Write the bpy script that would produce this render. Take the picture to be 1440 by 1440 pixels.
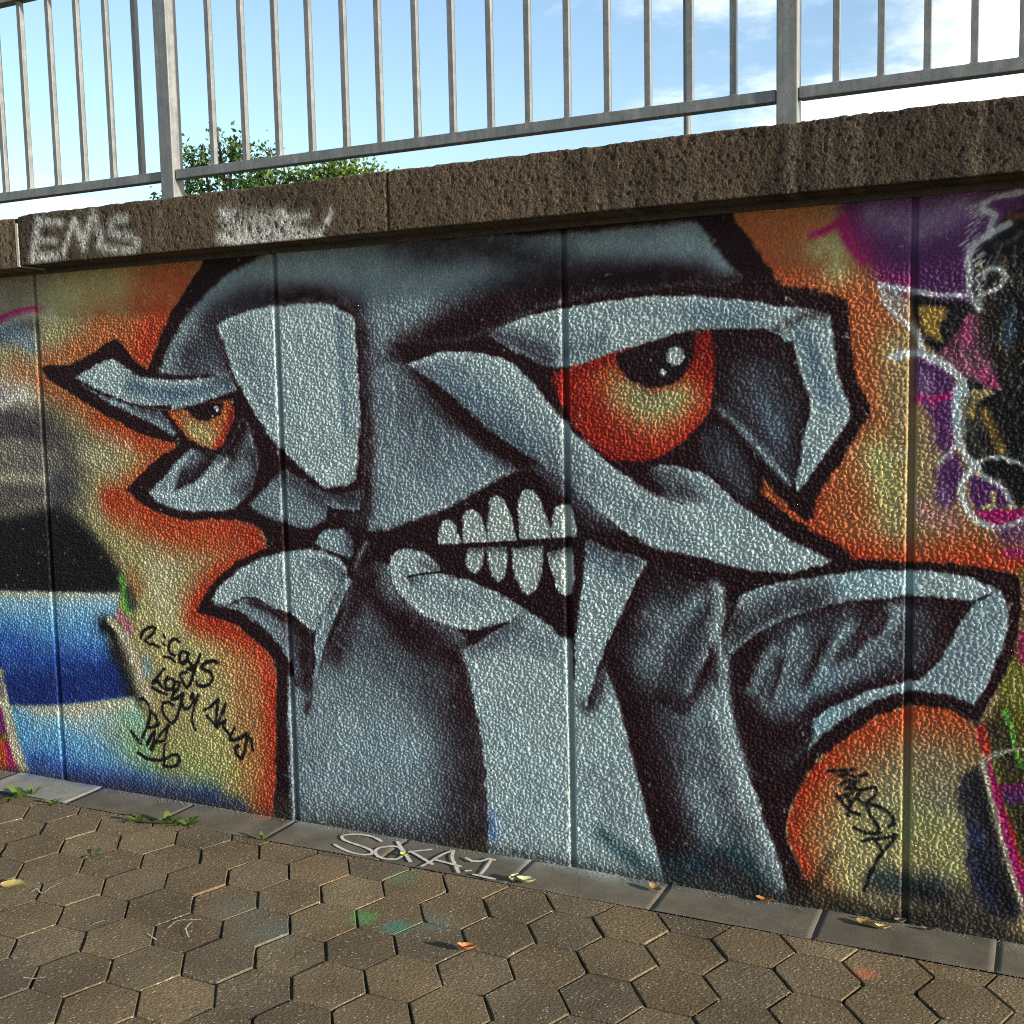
import bpy, bmesh, math, random
import numpy as np
from mathutils import Matrix, Vector

for o in list(bpy.data.objects): bpy.data.objects.remove(o)
scn = bpy.context.scene
COLL = scn.collection
SKY_STRENGTH, SUN_STRENGTH, EXPOSURE = 0.11, 4.2, 1.35
CLOUD_OFF, CLOUD_LO, CLOUD_HI, CLOUD_V = (11.1, -4.2, 2.5), 0.655, 0.89, 8.0
BANK = (0.34, 0.91, 0.28)
PAINT_GAIN, COPING_GAIN = 0.74, 0.46

# ================================================================ camera
cam_data = bpy.data.cameras.new('camera')
cam = bpy.data.objects.new('camera', cam_data); COLL.objects.link(cam)
cam_data.sensor_fit = 'HORIZONTAL'; cam_data.sensor_width = 36.0
cam_data.lens = 36.0 * 1602.49 / 1440.0
cam_data.clip_start = 0.05; cam_data.clip_end = 4000
R_ = Vector((0.90382564, 0.42738732, -0.02095934)); U_ = Vector((-0.02461485, 0.1008305, 0.99459907)); W_ = Vector((-0.42719237, 0.89842823, -0.10165326))
cam.matrix_world = Matrix(((R_.x, U_.x, -W_.x, 3.82861), (R_.y, U_.y, -W_.y, -3.49177), (R_.z, U_.z, -W_.z, 1.62128), (0, 0, 0, 1)))
scn.camera = cam

# ================================================================ sky, sun, exposure
SUN_EL, SUN_OFF = math.radians(13.0), math.radians(8.0)      # elevation; angle off the wall's plane
sdir = Vector((math.cos(SUN_OFF) * math.cos(SUN_EL), -math.sin(SUN_OFF) * math.cos(SUN_EL), math.sin(SUN_EL)))
world = bpy.data.worlds.new('World'); scn.world = world; world.use_nodes = True
nt = world.node_tree; nt.nodes.clear()
def wn(t, **kw):
    n = nt.nodes.new(t)
    for k, v in kw.items(): setattr(n, k, v)
    return n
def wl(a, b): nt.links.new(a, b)
sky = wn('ShaderNodeTexSky', sky_type='NISHITA', sun_disc=False, sun_elevation=SUN_EL, sun_rotation=math.atan2(sdir.x, sdir.y), altitude=50, air_density=1.0, dust_density=0.5, ozone_density=1.5)
tc = wn('ShaderNodeTexCoord')
# clouds on a flat layer high above: direction projected to a plane
sep = wn('ShaderNodeSeparateXYZ'); wl(tc.outputs['Generated'], sep.inputs[0])
zz = wn('ShaderNodeMath', operation='MAXIMUM'); wl(sep.outputs['Z'], zz.inputs[0]); zz.inputs[1].default_value = 0.03
za = wn('ShaderNodeMath', operation='ADD'); wl(zz.outputs[0], za.inputs[0]); za.inputs[1].default_value = 0.12
dv = wn('ShaderNodeVectorMath', operation='DIVIDE'); wl(tc.outputs['Generated'], dv.inputs[0])
cmb = wn('ShaderNodeCombineXYZ')
for k in range(3): wl(za.outputs[0], cmb.inputs[k])
wl(cmb.outputs[0], dv.inputs[1])
mp = wn('ShaderNodeMapping'); wl(dv.outputs[0], mp.inputs['Vector']); mp.inputs['Location'].default_value = CLOUD_OFF; mp.inputs['Scale'].default_value = (1, 1, 1)
big = wn('ShaderNodeTexNoise'); big.inputs['Scale'].default_value = 0.55; big.inputs['Detail'].default_value = 1.5; wl(mp.outputs[0], big.inputs['Vector'])
fin = wn('ShaderNodeTexNoise'); fin.inputs['Scale'].default_value = 2.4; fin.inputs['Detail'].default_value = 8; fin.inputs['Roughness'].default_value = 0.62; wl(mp.outputs[0], fin.inputs['Vector'])
bank = wn('ShaderNodeVectorMath', operation='DISTANCE'); wl(tc.outputs['Generated'], bank.inputs[0]); bank.inputs[1].default_value = BANK   # the middle of a cloud bank beyond the wall
bk = wn('ShaderNodeMapRange'); wl(bank.outputs['Value'], bk.inputs['Value']); bk.inputs['From Min'].default_value = 0.0; bk.inputs['From Max'].default_value = 0.9; bk.inputs['To Min'].default_value = 0.42; bk.inputs['To Max'].default_value = 0.0
m1 = wn('ShaderNodeMath', operation='MULTIPLY_ADD'); wl(big.outputs['Fac'], m1.inputs[0]); m1.inputs[1].default_value = 0.7; wl(bk.outputs[0], m1.inputs[2])
m2 = wn('ShaderNodeMath', operation='MULTIPLY_ADD'); wl(fin.outputs['Fac'], m2.inputs[0]); m2.inputs[1].default_value = 0.5; wl(m1.outputs[0], m2.inputs[2])
rmp = wn('ShaderNodeMapRange'); rmp.interpolation_type = 'SMOOTHSTEP'; wl(m2.outputs[0], rmp.inputs['Value']); rmp.inputs['From Min'].default_value = CLOUD_LO; rmp.inputs['From Max'].default_value = CLOUD_HI
fin2 = wn('ShaderNodeTexNoise'); fin2.inputs['Scale'].default_value = 1.3; fin2.inputs['Detail'].default_value = 4; wl(mp.outputs[0], fin2.inputs['Vector'])
cr = wn('ShaderNodeMapRange'); wl(fin2.outputs['Fac'], cr.inputs['Value']); cr.inputs['From Min'].default_value = .3; cr.inputs['From Max'].default_value = .7; cr.inputs['To Min'].default_value = CLOUD_V * .8; cr.inputs['To Max'].default_value = CLOUD_V * 1.15
cc = wn('ShaderNodeCombineColor'); 
for k in range(3): wl(cr.outputs[0], cc.inputs[k])
ctint = wn('ShaderNodeMixRGB', blend_type='MULTIPLY'); ctint.inputs[0].default_value = 1; wl(cc.outputs[0], ctint.inputs[1]); ctint.inputs[2].default_value = (1, .985, .96, 1)
mixc = wn('ShaderNodeMixRGB'); wl(rmp.outputs[0], mixc.inputs[0]); wl(sky.outputs[0], mixc.inputs[1]); wl(ctint.outputs[0], mixc.inputs[2])
bg = wn('ShaderNodeBackground'); bg.inputs['Strength'].default_value = SKY_STRENGTH; wl(mixc.outputs[0], bg.inputs['Color'])
wo = wn('ShaderNodeOutputWorld'); wl(bg.outputs[0], wo.inputs['Surface'])

sun_data = bpy.data.lights.new('sun', 'SUN'); sun_data.energy = SUN_STRENGTH; sun_data.angle = math.radians(2.4); sun_data.color = (1.0, 0.93, 0.82)
sun = bpy.data.objects.new('sun', sun_data); COLL.objects.link(sun); sun.location = (6, -4, 6)
sun.rotation_euler = sdir.to_track_quat('Z', 'Y').to_euler()
scn.view_settings.view_transform = 'Standard'; scn.view_settings.look = 'None'; scn.view_settings.gamma = 1; scn.view_settings.use_curve_mapping = False
scn.view_settings.exposure = EXPOSURE
scn.cycles.use_denoising = False; scn.cycles.filter_width = 1.05; scn.cycles.max_bounces = 6

# ================================================================ helpers
def link(name, me, parent=None, mat=None):
    o = bpy.data.objects.new(name, me); COLL.objects.link(o)
    if parent is not None: o.parent = parent
    if mat is not None and me is not None and len(me.materials) == 0: me.materials.append(mat)
    return o
def empty(name, loc=(0, 0, 0)):
    o = bpy.data.objects.new(name, None); COLL.objects.link(o); o.location = loc; o.empty_display_size = .1
    return o
def tag(o, label=None, cat=None, group=None, kind=None):
    if label: o['label'] = label
    if cat: o['category'] = cat
    if group: o['group'] = group
    if kind: o['kind'] = kind
    return o
def pymesh(name, verts, faces, smooth=False):
    me = bpy.data.meshes.new(name); me.from_pydata([tuple(v) for v in verts], [], faces); me.update()
    if smooth: me.polygons.foreach_set('use_smooth', [True] * len(me.polygons))
    return me
def grid_mesh(name, V, nu, nv, col=None, flip=False, smooth=True):
    """V: (nv*nu, 3) array, row major; quads between."""
    me = bpy.data.meshes.new(name)
    j, i = np.mgrid[0:nv - 1, 0:nu - 1]; a = (j * nu + i).ravel()
    q = np.stack([a, a + 1, a + nu + 1, a + nu], 1) if not flip else np.stack([a, a + nu, a + nu + 1, a + 1], 1)
    me.vertices.add(len(V)); me.vertices.foreach_set('co', V.astype(np.float32).ravel())
    me.loops.add(q.size); me.loops.foreach_set('vertex_index', q.astype(np.int32).ravel())
    me.polygons.add(len(q)); me.polygons.foreach_set('loop_start', np.arange(0, q.size, 4, dtype=np.int32)); me.polygons.foreach_set('loop_total', np.full(len(q), 4, np.int32))
    me.update(calc_edges=True)
    if smooth: me.polygons.foreach_set('use_smooth', np.ones(len(q), bool))
    if col is not None: set_col(me, col)
    return me
def set_col(me, col):
    at = me.color_attributes.new('paint', 'FLOAT_COLOR', 'POINT')
    at.data.foreach_set('color', np.concatenate([col, np.ones((len(col), 1))], 1).astype(np.float32).ravel())
def lin(c):
    c = np.asarray(c, np.float32)
    return np.where(c <= .04045, c / 12.92, ((np.maximum(c, 0) + .055) / 1.055) ** 2.4)
def box(bm, x0, x1, y0, y1, z0, z1, bev=0):
    vs = [bm.verts.new(p) for p in ((x0, y0, z0), (x1, y0, z0), (x1, y1, z0), (x0, y1, z0), (x0, y0, z1), (x1, y0, z1), (x1, y1, z1), (x0, y1, z1))]
    fs = [bm.faces.new([vs[k] for k in f]) for f in ((3, 2, 1, 0), (4, 5, 6, 7), (0, 1, 5, 4), (1, 2, 6, 5), (2, 3, 7, 6), (3, 0, 4, 7))]
    if bev:
        ed = list({e for f in fs for e in f.edges})
        bmesh.ops.bevel(bm, geom=ed, offset=bev, segments=2, affect='EDGES', profile=.6)
def box_mesh(name, x0, x1, y0, y1, z0, z1, bev=0):
    bm = bmesh.new(); box(bm, x0, x1, y0, y1, z0, z1, bev); me = bpy.data.meshes.new(name); bm.to_mesh(me); bm.free()
    return me

class Mat:
    def __init__(s, name, rough=.6, metal=0, spec=.4):
        s.m = bpy.data.materials.new(name); s.m.use_nodes = True; s.t = s.m.node_tree
        s.b = s.t.nodes['Principled BSDF']; s.b.inputs['Roughness'].default_value = rough; s.b.inputs['Metallic'].default_value = metal
        s.b.inputs['Specular IOR Level'].default_value = spec
    def n(s, t, **kw):
        n = s.t.nodes.new(t)
        for k, v in kw.items():
            if k in n.inputs: n.inputs[k].default_value = v
            else: setattr(n, k, v)
        return n
    def l(s, a, b): s.t.links.new(a, b)
    def coords(s, kind='Object'):
        if kind == 'World': return s.n('ShaderNodeNewGeometry').outputs['Position']
        return s.n('ShaderNodeTexCoord').outputs[kind]
    def noise(s, vec, scale, detail=3, rough=.55):
        n = s.n('ShaderNodeTexNoise'); n.inputs['Scale'].default_value = scale; n.inputs['Detail'].default_value = detail; n.inputs['Roughness'].default_value = rough
        s.l(vec, n.inputs['Vector']); return n.outputs['Fac']
    def ramp(s, fac, stops, interp='LINEAR'):
        r = s.n('ShaderNodeValToRGB'); r.color_ramp.interpolation = interp
        e = r.color_ramp.elements
        while len(e) > 1: e.remove(e[-1])
        e[0].position = stops[0][0]; e[0].color = (*stops[0][1], 1) if len(stops[0][1]) == 3 else stops[0][1]
        for p, c in stops[1:]:
            x = e.new(p); x.color = (*c, 1)
        s.l(fac, r.inputs[0]); return r.outputs[0]
    def mix(s, fac, a, b, mode='MIX'):
        m = s.n('ShaderNodeMixRGB', blend_type=mode)
        for k, v in ((0, fac), (1, a), (2, b)):
            if isinstance(v, (int, float)): m.inputs[k].default_value = v
            elif isinstance(v, tuple): m.inputs[k].default_value = (*v, 1)
            else: s.l(v, m.inputs[k])
        return m.outputs[0]
    def mrange(s, v, a, b, c=0., d=1.):
        m = s.n('ShaderNodeMapRange'); s.l(v, m.inputs['Value'])
        for k, x in (('From Min', a), ('From Max', b), ('To Min', c), ('To Max', d)): m.inputs[k].default_value = x
        return m.outputs[0]
    def bump(s, h, strength, dist):
        b = s.n('ShaderNodeBump'); b.inputs['Strength'].default_value = strength; b.inputs['Distance'].default_value = dist
        s.l(h, b.inputs['Height']); s.l(b.outputs[0], s.b.inputs['Normal'])
    def color(s, c):
        if isinstance(c, tuple): s.b.inputs['Base Color'].default_value = (*c, 1)
        else: s.l(c, s.b.inputs['Base Color'])
        return s
def g3(v): return (v, v, v)

# ---------------- materials
def m_mural():
    m = Mat('mural_paint_on_stucco', .6, 0, .14)
    a = m.n('ShaderNodeVertexColor', layer_name='paint').outputs[0]
    w = m.coords('World')
    n1 = m.noise(w, 260, 3, .6); n2 = m.noise(w, 9, 4)
    c = m.mix(1., a, m.ramp(n1, [(.3, g3(.78)), (.7, g3(1.12))]), 'MULTIPLY')
    c = m.mix(1., c, m.ramp(n2, [(.3, g3(.88)), (.7, g3(1.08))]), 'MULTIPLY')
    m.color(c); m.l(m.mrange(n1, .3, .7, .5, .7), m.b.inputs['Roughness'])
    m.bump(n1, .35, .002)
    return m.m
def m_concrete_cap():
    m = Mat('weathered_dark_concrete', .88, 0, .25)
    a = m.n('ShaderNodeVertexColor', layer_name='paint').outputs[0]
    w = m.coords('World')
    g = m.noise(w, 170, 4, .7); b = m.noise(w, 5, 5, .6); v = m.n('ShaderNodeTexVoronoi'); v.inputs['Scale'].default_value = 120; m.l(w, v.inputs['Vector'])
    c = m.mix(1., a, m.ramp(g, [(.32, g3(.35)), (.5, g3(.95)), (.68, g3(1.7))]), 'MULTIPLY')
    c = m.mix(1., c, m.ramp(v.outputs['Color'], [(.0, (.7, .68, .66)), (1., (1.3, 1.25, 1.15))]), 'MULTIPLY')
    m.color(c)
    h = m.mix(.5, g, v.outputs['Distance']); m.bump(h, .9, .006)
    return m.m
def m_paver():
    m = Mat('brown_concrete_paver', .85, 0, .3)
    w = m.coords('World'); oi = m.n('ShaderNodeObjectInfo')
    base = m.ramp(oi.outputs['Random'], [(0, (.080, .062, .042)), (.2, (.128, .100, .062)), (.4, (.098, .074, .046)), (.6, (.140, .106, .064)), (.8, (.092, .076, .054)), (1, (.158, .124, .078))])
    n = m.noise(w, 3.2, 4); base = m.mix(1., base, m.ramp(n, [(.3, (.76, .70, .58)), (.7, (1.24, 1.16, .98))]), 'MULTIPLY')
    g = m.noise(w, 150, 5, .75); base = m.mix(1., base, m.ramp(g, [(.32, g3(.38)), (.5, g3(1.)), (.68, g3(1.75))]), 'MULTIPLY')
    v = m.n('ShaderNodeTexVoronoi'); v.inputs['Scale'].default_value = 115; m.l(w, v.inputs['Vector'])
    pick = m.mix(1., m.ramp(v.outputs['Color'], [(.72, g3(0)), (.82, g3(1))]), m.ramp(v.outputs['Distance'], [(.22, g3(1)), (.38, g3(0))]), 'MULTIPLY')
    base = m.mix(pick, base, (.42, .36, .27))
    v2 = m.n('ShaderNodeTexVoronoi'); v2.inputs['Scale'].default_value = 48; m.l(w, v2.inputs['Vector'])
    pk2 = m.mix(1., m.ramp(v2.outputs['Color'], [(.9, g3(0)), (.93, g3(1))]), m.ramp(v2.outputs['Distance'], [(.08, g3(1)), (.13, g3(0))]), 'MULTIPLY')
    base = m.mix(pk2, base, (.6, .54, .44))
    # sprayed green test spots and an orange smear left on the paving
    wob = m.noise(w, 40, 3)
    for (sx, sy, r, col, op) in SPOTS:
        d = m.n('ShaderNodeVectorMath', operation='DISTANCE'); m.l(w, d.inputs[0]); d.inputs[1].default_value = (sx, sy, 0)
        ad = m.n('ShaderNodeMath', operation='MULTIPLY_ADD'); m.l(wob, ad.inputs[0]); ad.inputs[1].default_value = r * .9; m.l(d.outputs['Value'], ad.inputs[2])
        base = m.mix(m.mrange(ad.outputs[0], r * .8, r * 1.75, op, 0), base, col)
    m.color(base)
    m.bump(m.mix(.4, g, v.outputs['Distance']), .9, .005)
    return m.m
def m_kerb():
    m = Mat('smooth_kerb_concrete', .8, 0, .3)
    a = m.n('ShaderNodeVertexColor', layer_name='paint').outputs[0]
    w = m.coords('World'); g = m.noise(w, 300, 3, .65); n = m.noise(w, 8, 5, .6)
    c = m.mix(1., a, m.ramp(g, [(.3, g3(.72)), (.7, g3(1.25))]), 'MULTIPLY')
    c = m.mix(1., c, m.ramp(n, [(.3, g3(.72)), (.7, g3(1.22))]), 'MULTIPLY')
    v2 = m.n('ShaderNodeTexVoronoi'); v2.inputs['Scale'].default_value = 40; m.l(w, v2.inputs['Vector'])
    pk2 = m.mix(1., m.ramp(v2.outputs['Color'], [(.9, g3(0)), (.93, g3(1))]), m.ramp(v2.outputs['Distance'], [(.07, g3(1)), (.12, g3(0))]), 'MULTIPLY')
    c = m.mix(pk2, c, (.5, .45, .37))
    m.color(c); m.bump(g, .4, .002)
    return m.m
def m_simple(name, cols, scale, rough=.7, metal=0., spec=.4, bump=.3, bdist=.002, kind='World', detail=4):
    m = Mat(name, rough, metal, spec); w = m.coords(kind); n = m.noise(w, scale, detail, .6)
    k = len(cols); m.color(m.ramp(n, [(.3 + .4 * i / max(1, k - 1), c) for i, c in enumerate(cols)]))
    if bump: m.bump(m.noise(w, scale * 4, 3), bump, bdist)
    return m.m
def m_steel():
    m = Mat('galvanised_steel', .52, .25, .5); w = m.coords('World')
    n = m.noise(w, 22, 5, .6); f = m.noise(w, 160, 3)
    st = m.n('ShaderNodeMapping'); m.l(w, st.inputs['Vector']); st.inputs['Scale'].default_value = (60, 60, 3)
    s2 = m.noise(st.outputs[0], 1, 4)
    c = m.ramp(n, [(.3, (.125, .128, .122)), (.55, (.165, .167, .157)), (.75, (.215, .213, .197))])
    c = m.mix(1., c, m.ramp(s2, [(.3, g3(.8)), (.7, g3(1.15))]), 'MULTIPLY')
    c = m.mix(1., c, m.ramp(f, [(.3, g3(.88)), (.7, g3(1.1))]), 'MULTIPLY')
    ru = m.noise(w, 7, 6, .7); c = m.mix(m.mrange(ru, .62, .74, 0, .55), c, (.13, .085, .05))
    m.color(c); m.l(m.mrange(n, .3, .7, .42, .65), m.b.inputs['Roughness']); m.bump(f, .12, .001)
    return m.m
def m_leaf(name, a, b):
    m = Mat(name, .5, 0, .3); oi = m.n('ShaderNodeNewGeometry')
    c = m.ramp(oi.outputs['Random Per Island'], [(0, a), (1, b)]); m.color(c)
    tr = m.n('ShaderNodeBsdfTranslucent'); m.l(m.mix(1., c, (1.5, 1.7, .7), 'MULTIPLY'), tr.inputs['Color'])
    mx = m.n('ShaderNodeMixShader'); mx.inputs[0].default_value = .3; out = m.t.nodes['Material Output']
    m.l(m.b.outputs[0], mx.inputs[1]); m.l(tr.outputs[0], mx.inputs[2]); m.l(mx.outputs[0], out.inputs['Surface'])
    return m.m

SPOTS = [(2.035, -.615, .05, (.05, .17, .12), .75), (1.905, -.60, .05, (.07, .22, .06), .8), (1.87, -.30, .06, (.07, .17, .08), .5), (2.13, -.545, .06, (.10, .14, .12), .45),
         (3.39, -.345, .035, (.42, .13, .05), .7), (1.70, -.80, .09, (.10, .13, .10), .5), (1.5, -.70, .10, (.10, .115, .09), .5)]
MURAL, CAPM, PAVER, KERBM, STEEL = m_mural(), m_concrete_cap(), m_paver(), m_kerb(), m_steel()
SOIL = m_simple('joint_soil', [(.035, .028, .018), (.075, .06, .038), (.11, .095, .05)], 60, .95, bump=.6, bdist=.004)
SAND = m_simple('joint_sand', [(.035, .028, .018), (.075, .058, .036), (.12, .094, .058)], 24, .95, bump=.7, bdist=.004)
MORTAR = m_simple('pale_mortar', [(.26, .23, .18), (.42, .38, .30)], 90, .9)
GROUND = m_simple('beaten_ground', [(.10, .085, .06), (.15, .13, .09), (.12, .115, .06)], 1.3, .95, bump=.4, bdist=.02)
CHALK = m_simple('white_marker_paint', [(.34, .31, .26), (.50, .47, .41), (.56, .53, .47)], 45, .8)
PALE = m_simple('pale_spot', [(.45, .42, .36), (.6, .57, .5)], 60, .8)
LEAF_A = m_leaf('tree_leaves', (.020, .055, .014), (.075, .135, .028)); LEAF_B = m_leaf('bush_leaves', (.045, .085, .016), (.14, .19, .035))
WEEDM = m_leaf('weed_leaves', (.045, .085, .015), (.11, .17, .035))
BARK = m_simple('bark', [(.05, .038, .026), (.10, .08, .06)], 30, .9, bump=.6, bdist=.01)
DRY = {k: m_simple('dry_leaf_' + k, c, 60, .6, bump=.3) for k, c in dict(orange=[(.24, .085, .02), (.36, .15, .035)], ochre=[(.22, .13, .04), (.34, .21, .07)], yellow=[(.30, .22, .06), (.40, .31, .11)], pale=[(.25, .25, .12), (.36, .35, .19)], brown=[(.08, .05, .03), (.16, .10, .05)], green=[(.20, .30, .05), (.34, .42, .10)]).items()}

# ---------------------------------------------------------------- spray painter
def spline(pts, closed):
    """pts: list of (x, z, corner). Catmull-Rom through the points, sharp at corners."""
    n = len(pts)
    P = np.array([(p[0], p[1]) for p in pts], float)
    if n < 3 and not closed:
        return P
    cor = [bool(p[2]) for p in pts]
    out = []
    m = n if closed else n - 1
    for i in range(m):
        p1, p2 = P[i], P[(i + 1) % n]
        p0 = P[i - 1] if (closed or i > 0) else p1
        p3 = P[(i + 2) % n] if (closed or i + 2 < n) else p2
        if cor[i]: p0 = p1 - (p2 - p1) * .5
        if cor[(i + 1) % n]: p3 = p2 + (p2 - p1) * .5
        L = np.hypot(*(p2 - p1))
        k = int(min(6, max(1, L / .018)))
        t = (np.arange(k) / k)[:, None]
        a = .5 * (2 * p1 + (p2 - p0) * t + (2 * p0 - 5 * p1 + 4 * p2 - p3) * t ** 2 + (3 * p1 - p0 - 3 * p2 + p3) * t ** 3)
        out.append(a)
    if not closed: out.append(P[-1:])
    return np.concatenate(out)

class Canvas:
    """A sheet of paint on a plane: u along the surface, v up, in metres; colours are sRGB 0..1."""
    def __init__(s, u0, u1, v0, v1, step, base):
        s.u0, s.v0, s.step = u0, v0, step
        s.nu, s.nv = int((u1 - u0) / step) + 1, int((v1 - v0) / step) + 1
        s.img = np.empty((s.nv, s.nu, 3), np.float32); s.img[:] = base
        rng = np.random.RandomState(5)
        s.noise = blur_noise(rng, s.nv, s.nu)
        s.clip = None
    def box(s, P, pad):
        i0 = max(0, int((P[:, 0].min() - pad - s.u0) / s.step)); i1 = min(s.nu, int((P[:, 0].max() + pad - s.u0) / s.step) + 2)
        j0 = max(0, int((P[:, 1].min() - pad - s.v0) / s.step)); j1 = min(s.nv, int((P[:, 1].max() + pad - s.v0) / s.step) + 2)
        if i1 <= i0 or j1 <= j0: return None
        U = (s.u0 + np.arange(i0, i1) * s.step).astype(np.float32)[None, :]
        V = (s.v0 + np.arange(j0, j1) * s.step).astype(np.float32)[:, None]
        return i0, i1, j0, j1, U, V
    def dist(s, P, closed, U, V):
        d2 = np.full((V.shape[0], U.shape[1]), 1e9, np.float32)
        n = len(P)
        for i in range(n if closed else max(1, n - 1)):
            a, b = P[i], P[(i + 1) % n]
            ab = b - a; L = float(ab @ ab) + 1e-12
            x = U - np.float32(a[0]); y = V - np.float32(a[1])
            t = np.clip((x * np.float32(ab[0]) + y * np.float32(ab[1])) / np.float32(L), 0, 1)
            dx = x - t * np.float32(ab[0]); dy = y - t * np.float32(ab[1])
            np.minimum(d2, dx * dx + dy * dy, out=d2)
        return np.sqrt(d2)
    def inside(s, P, U, V):
        m = np.zeros((V.shape[0], U.shape[1]), bool)
        n = len(P)
        for i in range(n):
            (x1, y1), (x2, y2) = P[i], P[(i + 1) % n]
            if y1 == y2: continue
            lo, hi = min(y1, y2), max(y1, y2)
            rows = np.nonzero((V[:, 0] > lo) & (V[:, 0] <= hi))[0]
            if len(rows) == 0: continue
            xc = x1 + (V[rows, 0] - y1) * (x2 - x1) / (y2 - y1)
            m[rows] ^= (U > xc[:, None])
        return m
    def put(s, bx, a, col):
        i0, i1, j0, j1 = bx[:4]
        r = s.img[j0:j1, i0:i1]
        r += (np.asarray(col, np.float32) - r) * a[..., None]
    def fill(s, pts, col, soft, op=1.):
        P = spline(pts, True); bx = s.box(P, soft * 2)
        if bx is None: s.clip = None; return
        i0, i1, j0, j1, U, V = bx
        d = s.dist(P, True, U, V); d = np.where(s.inside(P, U, V), d, -d)
        d = d + s.noise[j0:j1, i0:i1] * min(.006, soft)
        a = np.clip(d / (2 * soft) + .5, 0, 1); a = a * a * (3 - 2 * a)
        s.clip = (i0, i1, j0, j1, a)
        s.put(bx, a * op, col)
    def stroke(s, pts, col, rad, op, clip, hard):
        P = spline(pts, False); bx = s.box(P, rad * (1.3 if hard else 2.4))
        if bx is None: return
        i0, i1, j0, j1, U, V = bx
        d = s.dist(P, False, U, V)
        nz = s.noise[j0:j1, i0:i1]
        if hard:
            e = rad * .35
            a = np.clip((rad - d + nz * min(.0025, rad * .3)) / e + .5, 0, 1) * op
        else:
            a = np.exp(-(d / rad) ** 2 * 1.1) * op
            a = np.clip(a * (1 + .25 * nz), 0, 1)
        if clip:
            if s.clip is None: return
            c0, c1, e0, e1, ca = s.clip
            x0, x1, y0, y1 = max(i0, c0), min(i1, c1), max(j0, e0), min(j1, e1)
            if x1 <= x0 or y1 <= y0: return
            a = a[y0 - j0:y1 - j0, x0 - i0:x1 - i0] * ca[y0 - e0:y1 - e0, x0 - c0:x1 - c0]
            bx = (x0, x1, y0, y1)
        s.put(bx, a, col)
    def sample(s, u, v):
        x = np.clip((u - s.u0) / s.step, 0, s.nu - 1.001); y = np.clip((v - s.v0) / s.step, 0, s.nv - 1.001)
        i = x.astype(np.int32); j = y.astype(np.int32); fx = (x - i)[..., None].astype(np.float32); fy = (y - j)[..., None].astype(np.float32)
        I = s.img
        return (I[j, i] * (1 - fx) + I[j, i + 1] * fx) * (1 - fy) + (I[j + 1, i] * (1 - fx) + I[j + 1, i + 1] * fx) * fy

def blur_noise(rng, h, w):
    out = np.zeros((h, w), np.float32)
    for cell, amp in ((3, .6), (9, .8), (30, .6)):
        g = rng.rand(h // cell + 3, w // cell + 3).astype(np.float32) * 2 - 1
        y = np.arange(h) / cell; x = np.arange(w) / cell
        j = y.astype(int); i = x.astype(int); fy = (y - j)[:, None]; fx = (x - i)[None, :]
        fy = fy * fy * (3 - 2 * fy); fx = fx * fx * (3 - 2 * fx)
        out += amp * ((g[j][:, i] * (1 - fx) + g[j][:, i + 1] * fx) * (1 - fy) + (g[j + 1][:, i] * (1 - fx) + g[j + 1][:, i + 1] * fx) * fy)
    return out

def hexcol(h):
    return [int(h[k:k + 2], 16) / 255 for k in (0, 2, 4)]

def paint_ops(cv, text):
    """F fill, s soft spray, c soft spray kept inside the last fill, l hard line, m hard line inside the last fill.
    Points are millimetres on the wall; ! marks a sharp corner."""
    for ln in text.strip().splitlines():
        w = ln.split()
        kind, col, r, op = w[0], hexcol(w[1]), float(w[2]) / 1000, float(w[3])
        pts = []
        for q in w[4:]:
            c = q.endswith('!'); x, z = q.rstrip('!').split(',')
            pts.append((float(x) / 1000, float(z) / 1000, c))
        if kind == 'F': cv.fill(pts, col, r, op)
        else: cv.stroke(pts, col, r, op, kind in 'cm', kind in 'lm')


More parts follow.
